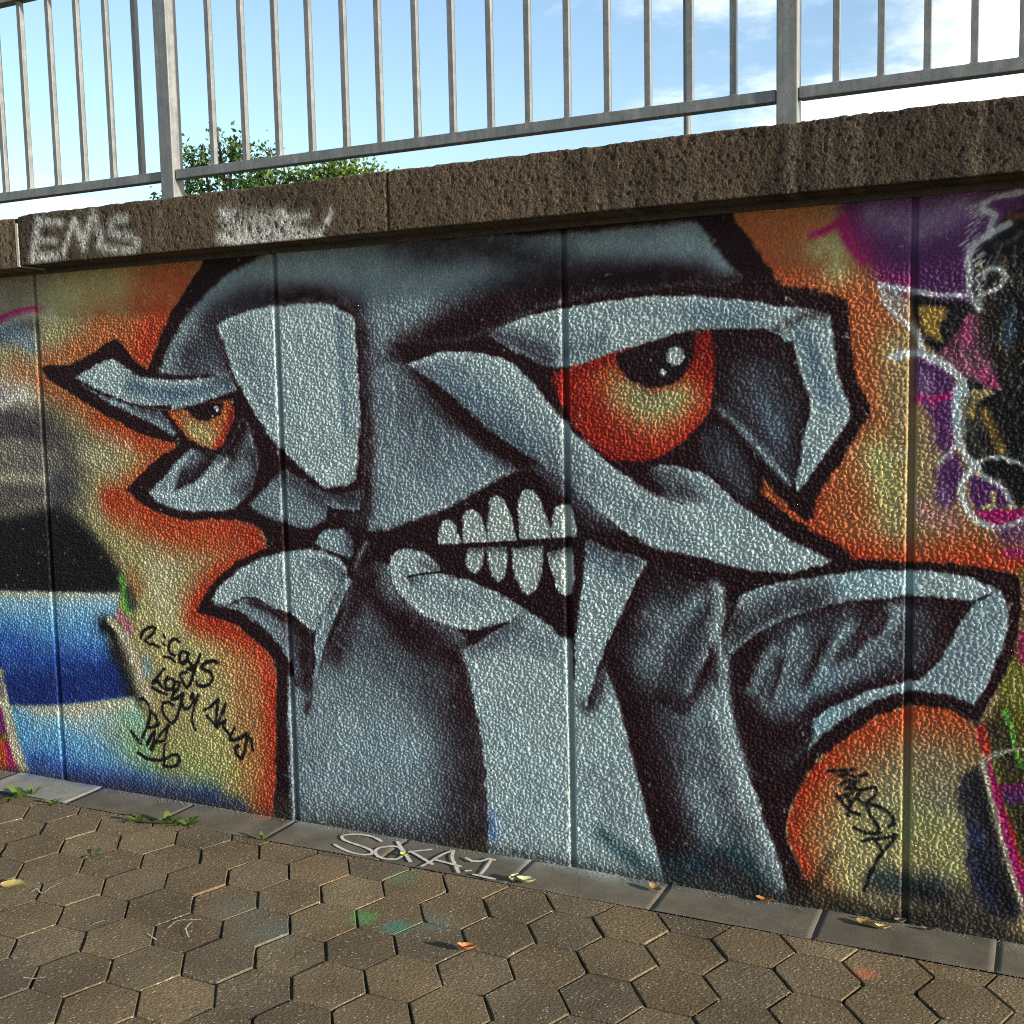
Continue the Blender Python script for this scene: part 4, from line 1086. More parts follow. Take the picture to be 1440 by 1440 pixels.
l 1c1a1c 7.3 1 998,322 990,273 979,238 963,217 941,233 936,257 954,269
l 1c1a1c 7.3 1 998,322 1017,300 1024,262
l 1c1a1c 7.8 1 453,407 469,413 493,396 504,367 499,331 480,289 454,246
l 1c1a1c 7.8 1 504,362 534,340 545,311 525,299 486,290
l 1c1a1c 7.8 1 478,219 503,257 523,279 518,243 499,201
l 1c1a1c 7.8 1 499,201 541,256 575,290 598,312
l 1c1a1c 7.8 1 598,312 579,260 569,209 563,164 564,139 596,138 634,152 651,179 637,195 605,189 566,166 509,157 464,162 427,178
l 1c1a1c 7.8 1 527,234 565,244
l 1c1a1c 7.9 1 394,265 419,242 443,220
l 1c1a1c 5.7 0.95 3229,452 3257,454 3285,460 3306,465
l 1c1a1c 5.6 0.95 3263,440 3288,449 3316,440 3343,456
l 1c1a1c 5.7 0.95 3270,414 3288,430 3310,426
l 1c1a1c 5.6 0.95 3285,400 3310,410 3322,402 3349,412 3371,418 3374,402 3359,380 3344,365
l 1c1a1c 5.7 0.95 3254,376 3270,359 3286,341 3301,330 3323,326
l 1c1a1c 5.7 0.95 3289,341 3307,370 3325,395
l 1c1a1c 5.6 0.95 3322,372 3338,358 3362,361 3386,358 3408,345 3423,328 3423,312 3411,300
l 1c1a1c 5.6 0.95 3344,359 3350,337 3363,316 3378,295 3384,277 3369,271 3342,270 3308,282
l 1c1a1c 5.6 0.95 3333,243 3357,253 3394,262 3429,277
l 1c1a1c 5.6 0.95 3369,251 3382,234 3391,222
l 1c1a1c 5.6 0.95 3429,277 3421,256 3403,234 3391,216 3376,190 3367,166 3355,141 3347,110 3338,85
l 1c1a1c 5.7 0.95 3295,329 3289,318
l 1c1a1c 5.7 0.95 3285,380 3295,359
l 1c1a1c 7.0 0.7 3269,444 3307,416
l 1c1a1c 7.0 0.7 3279,402 3319,430
l 1c1a1c 7.0 0.7 3264,371 3295,388 3313,407
"""
COPING_OPS = """
s ffffff 23.9 0.44 192,2337 174,2274 161,2201
s ffffff 14.6 0.80 192,2337 174,2274 161,2201
s ffffff 20.5 0.33 193,2346 256,2336 319,2327
s ffffff 12.5 0.60 193,2346 256,2336 319,2327
s ffffff 17.1 0.30 180,2269 237,2265 282,2262
s ffffff 10.4 0.55 180,2269 237,2265 282,2262
s ffffff 23.9 0.44 161,2206 219,2202 277,2204
s ffffff 14.6 0.80 161,2206 219,2202 277,2204
s ffffff 18.8 0.44 315,2204 345,2261 381,2326
s ffffff 11.4 0.80 315,2204 345,2261 381,2326
s ffffff 20.5 0.41 387,2326 408,2274 423,2228
s ffffff 12.5 0.75 387,2326 408,2274 423,2228
s ffffff 20.5 0.41 423,2237 452,2289 481,2345
s ffffff 12.5 0.75 423,2237 452,2289 481,2345
s ffffff 20.5 0.39 493,2344 501,2294 516,2257 502,2223
s ffffff 12.5 0.70 493,2344 501,2294 516,2257 502,2223
s ffffff 23.9 0.30 646,2317 587,2313 561,2289 595,2260 665,2246 698,2221 673,2197 590,2203 531,2216
s ffffff 14.6 0.55 646,2317 587,2313 561,2289 595,2260 665,2246 698,2221 673,2197 590,2203 531,2216
s ffffff 24.8 0.39 1111,2295 1159,2287
s ffffff 15.1 0.70 1111,2295 1159,2287
s ffffff 27.9 0.39 1106,2295 1125,2252 1112,2211
s ffffff 17.0 0.70 1106,2295 1125,2252 1112,2211
s ffffff 24.8 0.47 1090,2209 1175,2190 1279,2178 1382,2178 1512,2180
s ffffff 15.1 0.85 1090,2209 1175,2190 1279,2178 1382,2178 1512,2180
s ffffff 37.3 0.28 1147,2267 1188,2230 1165,2199
s ffffff 22.7 0.50 1147,2267 1188,2230 1165,2199
s ffffff 34.2 0.33 1232,2276 1271,2232 1311,2196
s ffffff 20.8 0.60 1232,2276 1271,2232 1311,2196
s ffffff 18.6 0.39 1366,2281 1396,2255 1446,2258 1471,2260
s ffffff 11.3 0.70 1366,2281 1396,2255 1446,2258 1471,2260
s ffffff 24.8 0.36 1356,2270 1384,2223 1453,2197 1512,2180
s ffffff 15.1 0.65 1356,2270 1384,2223 1453,2197 1512,2180
s ffffff 15.5 0.39 1570,2264 1559,2237 1533,2211
s ffffff 9.5 0.70 1570,2264 1559,2237 1533,2211
s ffffff 37.3 0.30 1186,2206 1280,2207 1432,2183
s ffffff 22.7 0.55 1186,2206 1280,2207 1432,2183
s ffffff 27.9 0.22 1273,2265 1335,2260 1385,2239
s ffffff 17.0 0.40 1273,2265 1335,2260 1385,2239
"""

# ================================================================ the mural
GROOVE = [-2.45, -1.22, 0.0, 1.2218, 2.3749, 3.4586, 4.52, 5.60]
mural = Canvas(-2.5, 5.7, -.06, 2.26, .0032, hexcol('9a8a68'))
off = """F 5a6a80 40 1 -2600,-100! -760,-100! -760,2300! -2600,2300!
s 8ea0b4 260 .8 -2300,1500 -1900,1700 -1300,1600
s 26242c 220 .8 -2300,700 -1700,800 -1000,900
s c08a50 160 .7 -1200,1900 -900,1700
s 2f56b0 200 .8 -2400,250 -1500,200 -800,300
l 1c1a1c 22 .9 -2300,400 -2000,1300 -1700,1800 -1300,1200 -1400,600 -1000,500
F 6e3a78 40 1 4350,-100! 5800,-100! 5800,2300! 4350,2300!
s 1c1a1c 260 .9 4600,1800 4800,1200 4700,600
s c42378 140 .8 5000,400 5300,900 5500,1500
s 7d7a30 160 .8 4500,300 4900,150
l e6e8e4 14 .9 4550,1900 4900,1500 4800,900 5200,600 5500,1100"""
paint_ops(mural, off); paint_ops(mural, MURAL_OPS)

def fbm(x, z, seed, f0, octs=4, gain=.55):
    rng = np.random.RandomState(seed); out = np.zeros_like(x); amp = 1; tot = 0; f = f0
    for _ in range(octs):
        N = 256; T = rng.rand(N, N); gx, gz = x * f, z * f; i, j = np.floor(gx).astype(int), np.floor(gz).astype(int); u, v = gx - i, gz - j
        u = u * u * (3 - 2 * u); v = v * v * (3 - 2 * v)
        t = lambda a, b: T[(j + b) % N, (i + a) % N]
        out += amp * ((t(0, 0) * (1 - u) + t(1, 0) * u) * (1 - v) + (t(0, 1) * (1 - u) + t(1, 1) * u) * v); tot += amp; amp *= gain; f *= 2.1
    return out / tot

def stucco(x, z, cell=.0142, seed=3):
    """Pebbly sprayed render: domed grains with sunk joints (Worley F2-F1)."""
    rng = np.random.RandomState(seed); N = 512
    jx, jz, sz = rng.rand(N, N), rng.rand(N, N), rng.rand(N, N)
    wx = x + .0035 * np.sin(z * 91 + 3 * np.sin(x * 37)) + .002 * np.sin(x * 260 + z * 170); wz = z + .0035 * np.sin(x * 83 + 2.1 * np.sin(z * 41)) + .002 * np.sin(z * 310 - x * 140)
    gx, gz = wx / cell, wz / cell * 1.12
    ix, iz = np.floor(gx).astype(int), np.floor(gz).astype(int)
    f1 = np.full(x.shape, 9.); f2 = np.full(x.shape, 9.); hh = np.zeros(x.shape)
    for a in (-1, 0, 1):
        for b in (-1, 0, 1):
            cx, cz = ix + a, iz + b; k = (cz % N, cx % N)
            d = np.hypot(cx + .08 + .84 * jx[k] - gx, cz + .08 + .84 * jz[k] - gz) * (.82 + .36 * sz[k])
            new = d < f1
            f2 = np.where(new, f1, np.minimum(f2, d)); hh = np.where(new, jx[k] * .6 + sz[k] * .4, hh); f1 = np.where(new, d, f1)
    e = np.clip((f2 - f1) / .42, 0, 1)
    return (np.sqrt(e) * .68 + .32 * (1 - np.clip(f1, 0, 1) ** 2) * e) * (.74 + .48 * hh), hh

wall = tag(empty('graffiti_wall', (1.7, .1, 0)), 'stuccoed retaining wall covered by a sprayed mural of a grey masked face with orange eyes', 'wall')
WX = Vector((1.7, .1, 0))
VIEW0, VIEW1 = -.45, 3.95
RELIEF = .0062
def spaced(a, b, fine, coarse):
    out = [a]
    while out[-1] < b - 1e-6:
        x = out[-1]; s_ = fine if VIEW0 < x < VIEW1 else coarse
        out.append(min(b, x + s_) if b - x - s_ > s_ * .3 else b)
    return np.array(out)
for i in range(len(GROOVE) - 1):
    a, b = GROOVE[i] + .0085, GROOVE[i + 1] - .0085
    inner = spaced(a + .004, b - .004, .0031, .018)
    xs = np.concatenate([[a, a + .0012], inner, [b - .0012, b]])
    zs = np.arange(-.03, 2.178 + .001, .0031 if (b > VIEW0 and a < VIEW1) else .018)
    X, Z = np.meshgrid(xs, zs); X = X.ravel(); Z = Z.ravel()
    edge = np.clip(np.minimum(X - a, b - X) / .008, 0, 1); edge = edge * edge * (3 - 2 * edge)
    relief, grain = stucco(X, Z)
    Y = -RELIEF * relief * (.72 + .62 * fbm(X, Z, 61, 2.2, 3)) * edge - .0012 * np.sin(X * 7 + Z * 3) * edge
    dpt = np.minimum(X - a, b - X); Y = np.where(dpt < .0005, .022, np.where(dpt < .003, .0015, Y))
    V = np.stack([X, Y, Z], 1) - np.array(WX)
    col = lin(mural.sample(X, Z)) * PAINT_GAIN * (.84 + .32 * grain[:, None]) * (.82 + .36 * fbm(X, Z, 63, 5, 4)[:, None])
    rub = np.clip((fbm(X, Z, 65, 40, 3) - .76) / .06, 0, 1)[:, None] * (grain[:, None] > .45) * .3      # paint rubbed off single grains
    col = col * (1 - rub) + np.array((.30, .28, .25)) * rub
    foot = np.clip(1 - Z / (.05 + .10 * fbm(X, Z * 0, 67, 6, 3)), 0, 1)[:, None] * (.35 + .5 * fbm(X, Z, 69, 30, 3)[:, None])     # splashed dirt
    col = col * (1 - foot) + np.array((.050, .045, .032)) * foot
    link('wall_panel', grid_mesh('wall_panel', V, len(xs), len(zs), col), wall, MURAL)
for g in GROOVE:
    xs = np.array([g - .0095, g, g + .0095]); zs = np.arange(-.03, 2.178, .008); X, Z = np.meshgrid(xs, zs); X = X.ravel(); Z = Z.ravel()
    V = np.stack([X, np.full_like(X, .0145), Z], 1) - np.array(WX)
    link('joint_strip', grid_mesh('joint_strip', V, 3, len(zs), lin(mural.sample(X, Z)) * PAINT_GAIN * .8), wall, MURAL)
link('wall_core', box_mesh('wall_core', GROOVE[0] - WX.x, GROOVE[-1] - WX.x, .024 - WX.y, .24 - WX.y, -.03, 2.177), wall, SOIL)
# flat bearing strip under the coping
link('bearing_strip', box_mesh('bearing_strip', GROOVE[0] - WX.x, GROOVE[-1] - WX.x, -.012 - WX.y, .03 - WX.y, 2.158, 2.181, .002), wall, m_simple('bearing_concrete', [(.04, .035, .03), (.07, .06, .052)], 30, .9))

# ---------------- coping
OVER = .14
tags = Canvas(-.2, 2.2, 2.15, 2.40, .003, (0, 0, 0))
paint_ops(tags, COPING_OPS)
def coping(x0, x1, zb, zt, tint, seed):
    fine = x1 > VIEW0 and x0 < VIEW1
    xs = spaced(x0, x1, .0042, .03)
    prof = [(.24, zb), (.1, zb), (0, zb), (-OVER + .024, zb), (-OVER + .022, zb + .006), (-OVER + .012, zb + .006), (-OVER + .010, zb), (-OVER + .003, zb)]
    n = int((zt - zb) / .0045)
    prof += [(-OVER, zb + .003 + (zt - zb - .008) * k / n) for k in range(n + 1)]
    prof += [(-OVER + .006, zt - .001), (-OVER + .015, zt), (-OVER + .03, zt + .001), (.08, zt + .004), (.24, zt)]
    pr = np.array(prof); nv = len(pr)
    X = np.tile(xs, nv); Yp = np.repeat(pr[:, 0], len(xs)); Zp = np.repeat(pr[:, 1], len(xs))
    fr = (Yp < -OVER + .02)
    a = fbm(X, Zp, seed, 60); b = fbm(X, Zp, seed + 1, 9, 4)
    pit = np.clip((fbm(X, Zp, seed + 2, 95, 2) - .74) / .08, 0, 1)
    disp = (a - .5) * .0042 + (b - .5) * .0025 - pit * .005
    Y = Yp - np.where(fr, disp, 0)
    top = np.clip((Zp - (zt - .012)) / .012, 0, 1) * fr
    chip = np.clip((fbm(X, X * 0 + seed, seed + 5, 26, 4) - .5) / .2, 0, 1)
    Z = Zp + np.where(fr, top * ((a - .5) * .005 - chip * .004), 0); Y = Y + top * chip * .006
    endd = np.minimum(X - x0, x1 - X); Y = Y + np.clip(1 - endd / .006, 0, 1) * .005 * fr
    # colour: brown lichen-dark concrete, streaked from the top, paler where rain runs off
    t = fbm(X, Zp, seed + 3, 3.5, 5); st = fbm(X * 1.0, Zp * .12, seed + 4, 22, 4)
    c1, c2, c3 = np.array((.060, .046, .034)), np.array((.155, .122, .088)), np.array((.21, .19, .155))
    k = np.clip((t - .3) / .4, 0, 1)[:, None]; col = c1 * (1 - k) + c2 * k
    k2 = np.clip((st - .52) / .25, 0, 1)[:, None] * .55; col = col * (1 - k2) + c3 * k2
    k3 = np.clip((fbm(X, Zp, seed + 8, 1.7, 3) - .5) / .2, 0, 1)[:, None] * .4; col = col * (1 - k3) + np.array((.075, .072, .05)) * k3
    col = col * np.array(tint) * np.array((1.1, .98, .84)) * COPING_GAIN
    lum = tags.sample(X, Zp)[:, 0:1] * fr[:, None] * (1 - .75 * pit[:, None]) * np.clip((a[:, None] - .22) / .2, .5, 1)
    lum[(X < -.15) | (X > 2.15)] = 0
    col = col * (1 - lum) + np.array((.40, .40, .375)) * lum
    V = np.stack([X, Y, Z], 1) - np.array(WX)
    me = grid_mesh('coping', V, len(xs), nv, col)
    bm = bmesh.new(); bm.from_mesh(me)
    bm.verts.ensure_lookup_table(); m = len(xs)
    bm.faces.new([bm.verts[r * m] for r in range(nv)]); bm.faces.new([bm.verts[r * m + m - 1] for r in reversed(range(nv))])
    bm.faces.new([bm.verts[k] for k in range(m)] + [bm.verts[(nv - 1) * m + k] for k in reversed(range(m))])
    bmesh.ops.recalc_face_normals(bm, faces=bm.faces[:]); bm.to_mesh(me); bm.free()
    return link('coping', me, wall, CAPM)
coping(-2.46, .065, 2.170, 2.368, (1.35, 1.3, 1.2), 40)
coping(.079, 1.7956, 2.178, 2.378, (1, 1, 1), 11)
coping(1.7980, 4.62, 2.178, 2.378, (1, 1, 1), 11)
coping(4.634, 5.61, 2.178, 2.378, (1.1, 1.1, 1.1), 71)
jm = box_mesh('mortar_joint', 0.0635 - WX.x, .0805 - WX.x, -OVER - .001 - WX.y, .23 - WX.y, 2.174, 2.345, .003); link('mortar_joint', jm, wall, MORTAR)

# ================================================================ ground, kerb, paving
gnd = tag(link('ground', pymesh('ground', [(-900, -900, -.022), (900, -900, -.022), (900, .2, -.022), (-900, .2, -.022)], [(0, 1, 2, 3)]), None, GROUND), kind='structure')
emb = bpy.data.meshes.new('embankment'); bm = bmesh.new(); box(bm, -900, 900, .245, 900, -.5, 2.20); bm.to_mesh(emb); bm.free()
tag(link('embankment', emb, None, m_simple('embankment_grass', [(.04, .06, .02), (.08, .10, .035), (.10, .09, .05)], 4, .95, bump=.5, bdist=.03)), kind='structure')

KERB_Y = -.207   # front edge of the kerb slabs
kerb = tag(empty('kerb'), kind='structure')
k0 = .2184
kcol_rng = random.Random(4)
for k in range(-6, 12):
    x0, x1 = k0 + (k - 1) * .5 + .0016, k0 + k * .5 - .0016
    xs = np.concatenate([[x0, x0 + .0012], np.linspace(x0 + .02, x1 - .02, 24), [x1 - .0012, x1]]); ys = np.concatenate([[KERB_Y, KERB_Y + .004], np.linspace(KERB_Y + .02, -.02, 14), [-.012, -.006, 0., .004]])
    X, Y = np.meshgrid(xs, ys); X = X.ravel(); Y = Y.ravel()
    pal = k == 0
    zt = .006 if pal else kcol_rng.uniform(.0005, .003)
    edge = np.minimum(np.minimum(X - x0, x1 - X), Y - KERB_Y)
    Z = np.where(edge < .001, zt - .0016, zt) + (fbm(X, Y, 9, 5, 3) - .5) * .004
    base = np.array((.235, .22, .185)) if pal else np.array((.112, .094, .066)) * kcol_rng.uniform(.92, 1.1)
    t = fbm(X, Y, 21, 4, 4)[:, None]; col = base * (.7 + .6 * t)
    nearw = np.exp(-np.abs(Y) / .06)[:, None]; col = col * (1 - .5 * nearw) + np.array((.17, .17, .135)) * .5 * nearw
    # overspray of the mural paint on the first centimetres
    mc = lin(mural.sample(X, np.full_like(X, .05))) * PAINT_GAIN
    osp = np.clip(np.exp(-(np.abs(Y) / .035) ** 1.3) * (1.5 * fbm(X, Y, 33, 6, 3) - .25), 0, .8)[:, None]
    col = col * (1 - osp) + mc * osp
    V = np.stack([X, Y, Z], 1)
    me = grid_mesh('kerb_slab', V, len(xs), len(ys), col, smooth=False); link('kerb_slab', me, kerb, KERBM)
link('kerb_bed', pymesh('kerb_bed', [(-4, KERB_Y + .002, -.0012), (6.3, KERB_Y + .002, -.0012), (6.3, .012, -.0012), (-4, .012, -.0012)], [(0, 1, 2, 3)]), kerb, MORTAR)

pav = tag(empty('pavement'), kind='structure')
LO, LA, LB = np.array((1.8549, -.3972)), np.array((.17098, .11379)), np.array((.12006, -.16002))
ua, ub = LA / np.linalg.norm(LA), LB / np.linalg.norm(LB)
GAP = .0030
w2, s2, h2 = np.linalg.norm(LA) / 2 - GAP, .127 / 2 - GAP * .5, .273 / 2 - GAP
HEX = [(w2, -s2), (w2, s2), (0, h2), (-w2, s2), (-w2, -s2), (0, -h2)]
def prism(poly, depth=.05, bev=.005, drop=.0035):
    """poly: list of 2d points -> bevelled paver, top at z=0"""
    P = np.array(poly); n = len(P); ar = .5 * sum(P[i][0] * P[(i + 1) % n][1] - P[(i + 1) % n][0] * P[i][1] for i in range(n))
    if ar < 0: P = P[::-1]
    ins = []
    for i in range(n):
        p, a, b = P[i], P[i - 1], P[(i + 1) % n]
        e1 = (p - a) / (np.linalg.norm(p - a) + 1e-9); e2 = (b - p) / (np.linalg.norm(b - p) + 1e-9)
        n1 = np.array((-e1[1], e1[0])); n2 = np.array((-e2[1], e2[0])); m = n1 + n2; m = m / max(.35, m @ m / 2 + 1e-9) * .5 * 2 / 2
        ins.append(p + m * bev)
    v = [(x, y, 0) for x, y in ins] + [(x, y, -drop) for x, y in P] + [(x, y, -depth) for x, y in P]
    f = [tuple(range(n))] + [(i, n + i, n + (i + 1) % n, (i + 1) % n)[::1] for i in range(n)] + [(n + i, 2 * n + i, 2 * n + (i + 1) % n, n + (i + 1) % n) for i in range(n)]
    return v, f
def clip_y(poly, ymax):
    out = []
    for i in range(len(poly)):
        a, b = poly[i], poly[(i + 1) % len(poly)]
        if a[1] <= ymax: out.append(a)
        if (a[1] <= ymax) != (b[1] <= ymax):
            t = (ymax - a[1]) / (b[1] - a[1]); out.append((a[0] + t * (b[0] - a[0]), ymax))
    cl = []
    for p in out:
        if not cl or math.hypot(p[0] - cl[-1][0], p[1] - cl[-1][1]) > .004: cl.append(p)
    if len(cl) > 2 and math.hypot(cl[0][0] - cl[-1][0], cl[0][1] - cl[-1][1]) <= .004: cl.pop()
    return cl
hexw = [tuple(ua * x + ub * y) for x, y in HEX]
rngp = random.Random(12)
variants = []
for k in range(14):
    pl = []
    for q in range(6):
        (x, y), (xn, yn) = hexw[q], hexw[(q + 1) % 6]
        if rngp.random() < .16:      # a knocked-off corner
            xp, yp = hexw[q - 1]; t1, t2 = rngp.uniform(.05, .13), rngp.uniform(.05, .13)
            pl += [(x + (xp - x) * t1, y + (yp - y) * t1), (x + (xn - x) * t2, y + (yn - y) * t2)]
        else: pl.append((x + rngp.uniform(-.0022, .0022), y + rngp.uniform(-.0022, .0022)))
        if rngp.random() < .5:
            t = rngp.uniform(.35, .65); pl.append((x + (xn - x) * t + rngp.uniform(-.0022, .0006) * (1 if x > 0 else -1), y + (yn - y) * t + rngp.uniform(-.0022, .0006) * (1 if y > 0 else -1)))
    v, f = prism(pl, bev=.0030 + .003 * rngp.random(), drop=.002 + .002 * rngp.random())
    me = pymesh('paver', v, f); me.materials.append(PAVER); variants.append(me)
far_v, far_f = [], []
count = 0
for j in range(-60, 70):
    for i in range(-60, 61):
        off_ = .5 if j % 2 == 0 else 0
        c = LO + LA * (i + off_) + LB * j
        if c[1] > -.1 or c[1] < -4.2 or c[0] < -5 or c[0] > 8: continue
        # leaving the front edge of the kerb free
        near = c[1] > -1.75 and (-.95 + (-c[1]) * .75) < c[0] < 4.15
        whole = max(c[1] + y for _, y in hexw) <= KERB_Y - .002
        if whole and near:
            o = bpy.data.objects.new('paver', variants[rngp.randrange(14)]); COLL.objects.link(o); o.parent = pav
            o.location = (c[0] + rngp.uniform(-.001, .001), c[1] + rngp.uniform(-.001, .001), rngp.uniform(-.0035, .002))
            o.rotation_euler = (rngp.uniform(-.013, .013), rngp.uniform(-.013, .013), rngp.uniform(-.015, .015)); count += 1
        else:
            pl = clip_y([(c[0] + x, c[1] + y) for x, y in hexw], KERB_Y - .003)
            if len(pl) < 3: continue
            arr = np.array(pl); A_ = abs(.5 * sum(pl[q][0] * pl[(q + 1) % len(pl)][1] - pl[(q + 1) % len(pl)][0] * pl[q][1] for q in range(len(pl))))
            if A_ < .0006: continue
            if near:
                cen = arr.mean(0); v, f = prism([tuple(p - cen) for p in arr], bev=.004)
                o = link('paver', pymesh('paver', v, f), pav, PAVER); o.location = (cen[0], cen[1], rngp.uniform(-.003, .001)); count += 1
            else:
                v, f = prism(pl); b0 = len(far_v); dz = rngp.uniform(-.003, .001); far_v += [(x, y, z + dz) for x, y, z in v]; far_f += [tuple(b0 + q for q in ff) for ff in f]
print('pavers', count)
tag(link('paver_field', pymesh('paver_field', far_v, far_f), pav, PAVER), kind='stuff')
xs = np.concatenate([[-5.2], np.arange(-1.2, 4.3, .012), [8.2]]); ys = np.concatenate([[-4.4], np.arange(-2.0, KERB_Y, .012), [KERB_Y]])
X, Y = np.meshgrid(xs, ys); X = X.ravel(); Y = Y.ravel()
Z = -.0165 + .0100 * np.clip((fbm(X, Y, 55, 7, 4) - .36) / .32, 0, 1) + (fbm(X, Y, 57, 60, 2) - .5) * .002
link('joint_sand', grid_mesh('joint_sand', np.stack([X, Y, np.maximum(np.minimum(Z, -.0050), -.0035 - np.clip((KERB_Y - .008 - Y) / .02, 0, 1) * .013)], 1), len(xs), len(ys)), pav, SAND)

def ribbon(name, strokes, width, z, parent, mat, jitter=.0006, seed=2):
    rng = random.Random(seed); V, Fc = [], []
    for si, st in enumerate(strokes):
        P = spline([(x, y, False) for x, y in st], False)
        Q = [P[0]]
        for p in P[1:]:
            L = np.linalg.norm(p - Q[-1]); k = max(1, int(L / .006)); a = Q[-1]
            Q += [a + (p - a) * (t + 1) / k for t in range(k)]
        Q = np.array(Q); T = np.gradient(Q, axis=0); T /= np.linalg.norm(T, axis=1)[:, None] + 1e-9
        Nn = np.stack([-T[:, 1], T[:, 0]], 1); b = len(V); zz_ = z + si * .00025
        for q, nn in zip(Q, Nn):
            w = width / 2 * rng.uniform(.86, 1.1)
            V += [(*(q + nn * (w + rng.uniform(-jitter, jitter))), zz_), (*(q - nn * (w + rng.uniform(-jitter, jitter))), zz_)]
        n = len(Q)
        Fc += [(b + 2 * t, b + 2 * t + 1, b + 2 * t + 3, b + 2 * t + 2) for t in range(n - 1)]
        # rounded ends
        for idx, sg in ((0, -1), (n - 1, 1)):
            c0 = len(V); cen = Q[idx]; V.append((*cen, zz_)); a0 = math.atan2(*(Nn[idx] * 1)[::-1]); arc = []
            for t in range(7):
                an = a0 - sg * math.pi * t / 6; V.append((cen[0] + width / 2 * math.cos(an), cen[1] + width / 2 * math.sin(an), zz_)); arc.append(c0 + 1 + t)
            Fc += [(c0, arc[t], arc[t + 1]) if sg < 0 else (c0, arc[t + 1], arc[t]) for t in range(6)]
    me = pymesh(name, V, Fc)
    bm = bmesh.new(); bm.from_mesh(me)
    for f in bm.faces:
        f.normal_update()
        if f.normal.z < 0: f.normal_flip()
    bm.to_mesh(me); bm.free()
    return link(name, me, parent, mat)
ribbon('marker_lettering', [[(1.6417, -0.0645), (1.5979, -0.0431), (1.5431, -0.0363), (1.4963, -0.0514), (1.4765, -0.073), (1.4996, -0.1033), (1.5529, -0.1205), (1.6118, -0.1347), (1.6567, -0.1539), (1.6723, -0.1785), (1.6498, -0.1939), (1.6019, -0.1952), (1.5403, -0.1768), (1.4984, -0.1558)], [(1.7686, -0.1264), (1.7287, -0.0865), (1.691, -0.0957), (1.6669, -0.1183), (1.6706, -0.1545), (1.7057, -0.1892), (1.7472, -0.1962), (1.7767, -0.1841), (1.7803, -0.1462), (1.764, -0.1097)], [(1.6997, -0.0472), (1.7567, -0.1065), (1.8342, -0.1842)], [(1.8481, -0.0625), (1.8222, -0.082), (1.787, -0.1127)], [(1.7883, -0.1059), (1.8411, -0.1333), (1.9159, -0.174)], [(1.8909, -0.202), (1.8995, -0.1631), (1.9059, -0.1004), (1.9206, -0.0513), (1.9285, -0.0419)], [(1.9285, -0.0419), (1.9539, -0.0988), (1.9956, -0.1527), (2.0335, -0.2003)], [(1.9123, -0.14), (1.9672, -0.1469), (2.0172, -0.1555)], [(2.0529, -0.1809), (2.0642, -0.1739)], [(2.0027, -0.0846), (2.0342, -0.1015), (2.0633, -0.0894), (2.0783, -0.0594), (2.102, -0.0615)], [(2.0916, -0.0658), (2.1041, -0.131), (2.1116, -0.1848)], [(2.0917, -0.1987), (2.1353, -0.2029), (2.1721, -0.2041)]], .0125, .0062, kerb, CHALK)
ribbon('chalk_scratch', [[(0.7771, -0.8789), (0.7713, -0.8514), (0.808, -0.8734), (0.822, -0.8638), (0.8109, -0.8349)], [(0.8109, -0.8349), (0.8111, -0.7814)], [(1.391, -0.9066), (1.3818, -0.8564), (1.413, -0.8377), (1.4444, -0.819)], [(1.4322, -0.8461), (1.4425, -0.8849), (1.4911, -0.9273)], [(1.2194, -1.3054), (1.2522, -1.3015), (1.2731, -1.2826)], [(1.3592, -0.9623), (1.412, -0.9813)], [(1.153, -0.9722), (1.1686, -0.9482)]], .0035, .0032, pav, CHALK, .0008, 5)

# ================================================================ railing
rail = tag(empty('railing', (1.9, .05, 2.39)), 'galvanised steel railing with upright bars standing on the concrete coping', 'railing')
RL = Vector((1.9, .05, 2.39))
def rpart(name, x0, x1, y0, y1, z0, z1, bev=.002):
    me = box_mesh(name, x0 - RL.x, x1 - RL.x, y0 - RL.y, y1 - RL.y, z0 - RL.z, z1 - RL.z, bev); return link(name, me, rail, STEEL)
POSTS = [-1.66, .715, 3.090, 5.40]
for p in POSTS:
    rpart('post', p - .031, p + .031, .019, .081, 2.366, 3.36, .0035)
    rpart('foot_plate', p - .055, p + .055, .0, .10, 2.3735, 2.382, .002)
for a, b in zip(POSTS[:-1], POSTS[1:]):
    rpart('bottom_rail', a + .0345, b - .0345, .029, .071, 2.479, 2.514, .0025)
    rpart('top_rail', a + .0345, b - .0345, .025, .075, 3.268, 3.318, .003)
    for px in (a, b):
        sg = 1 if px == a else -1
        for zc in (2.4965, 3.293): rpart('bracket', px + sg * .0312 - .004, px + sg * .0312 + .004, .034, .066, zc - .0145, zc + .0145, .001)
BARX = [-.183, -.041, .116, .266, .418, .566, .924, 1.075, 1.227, 1.374, 1.522, 1.665, 1.814, 1.954, 2.098, 2.237, 2.377, 2.515, 2.651, 2.787, 2.923, 3.229, 3.355, 3.481, 3.605, 3.729]
BARX += [-.33 - .146 * k for k in range(9)] + [3.853 + .124 * k for k in range(12)]
bm = bmesh.new(); box(bm, -.010, .010, -.011, .011, 2.5145 - RL.z, 3.2675 - RL.z, .0018)
for sx, sy, wx, wy in ((0, -.0115, .009, .0035), (0, .0115, .009, .0035), (-.0105, 0, .0035, .010), (.0105, 0, .0035, .010)):      # weld beads at the foot
    box(bm, sx - wx, sx + wx, sy - wy, sy + wy, 2.5135 - RL.z, 2.5180 - RL.z, .0015)
barme = bpy.data.meshes.new('bar'); bm.to_mesh(barme); bm.free()
for x in BARX:
    o = link('bar', barme, rail, STEEL); o.location = (x - RL.x, .05 - RL.y, 0)

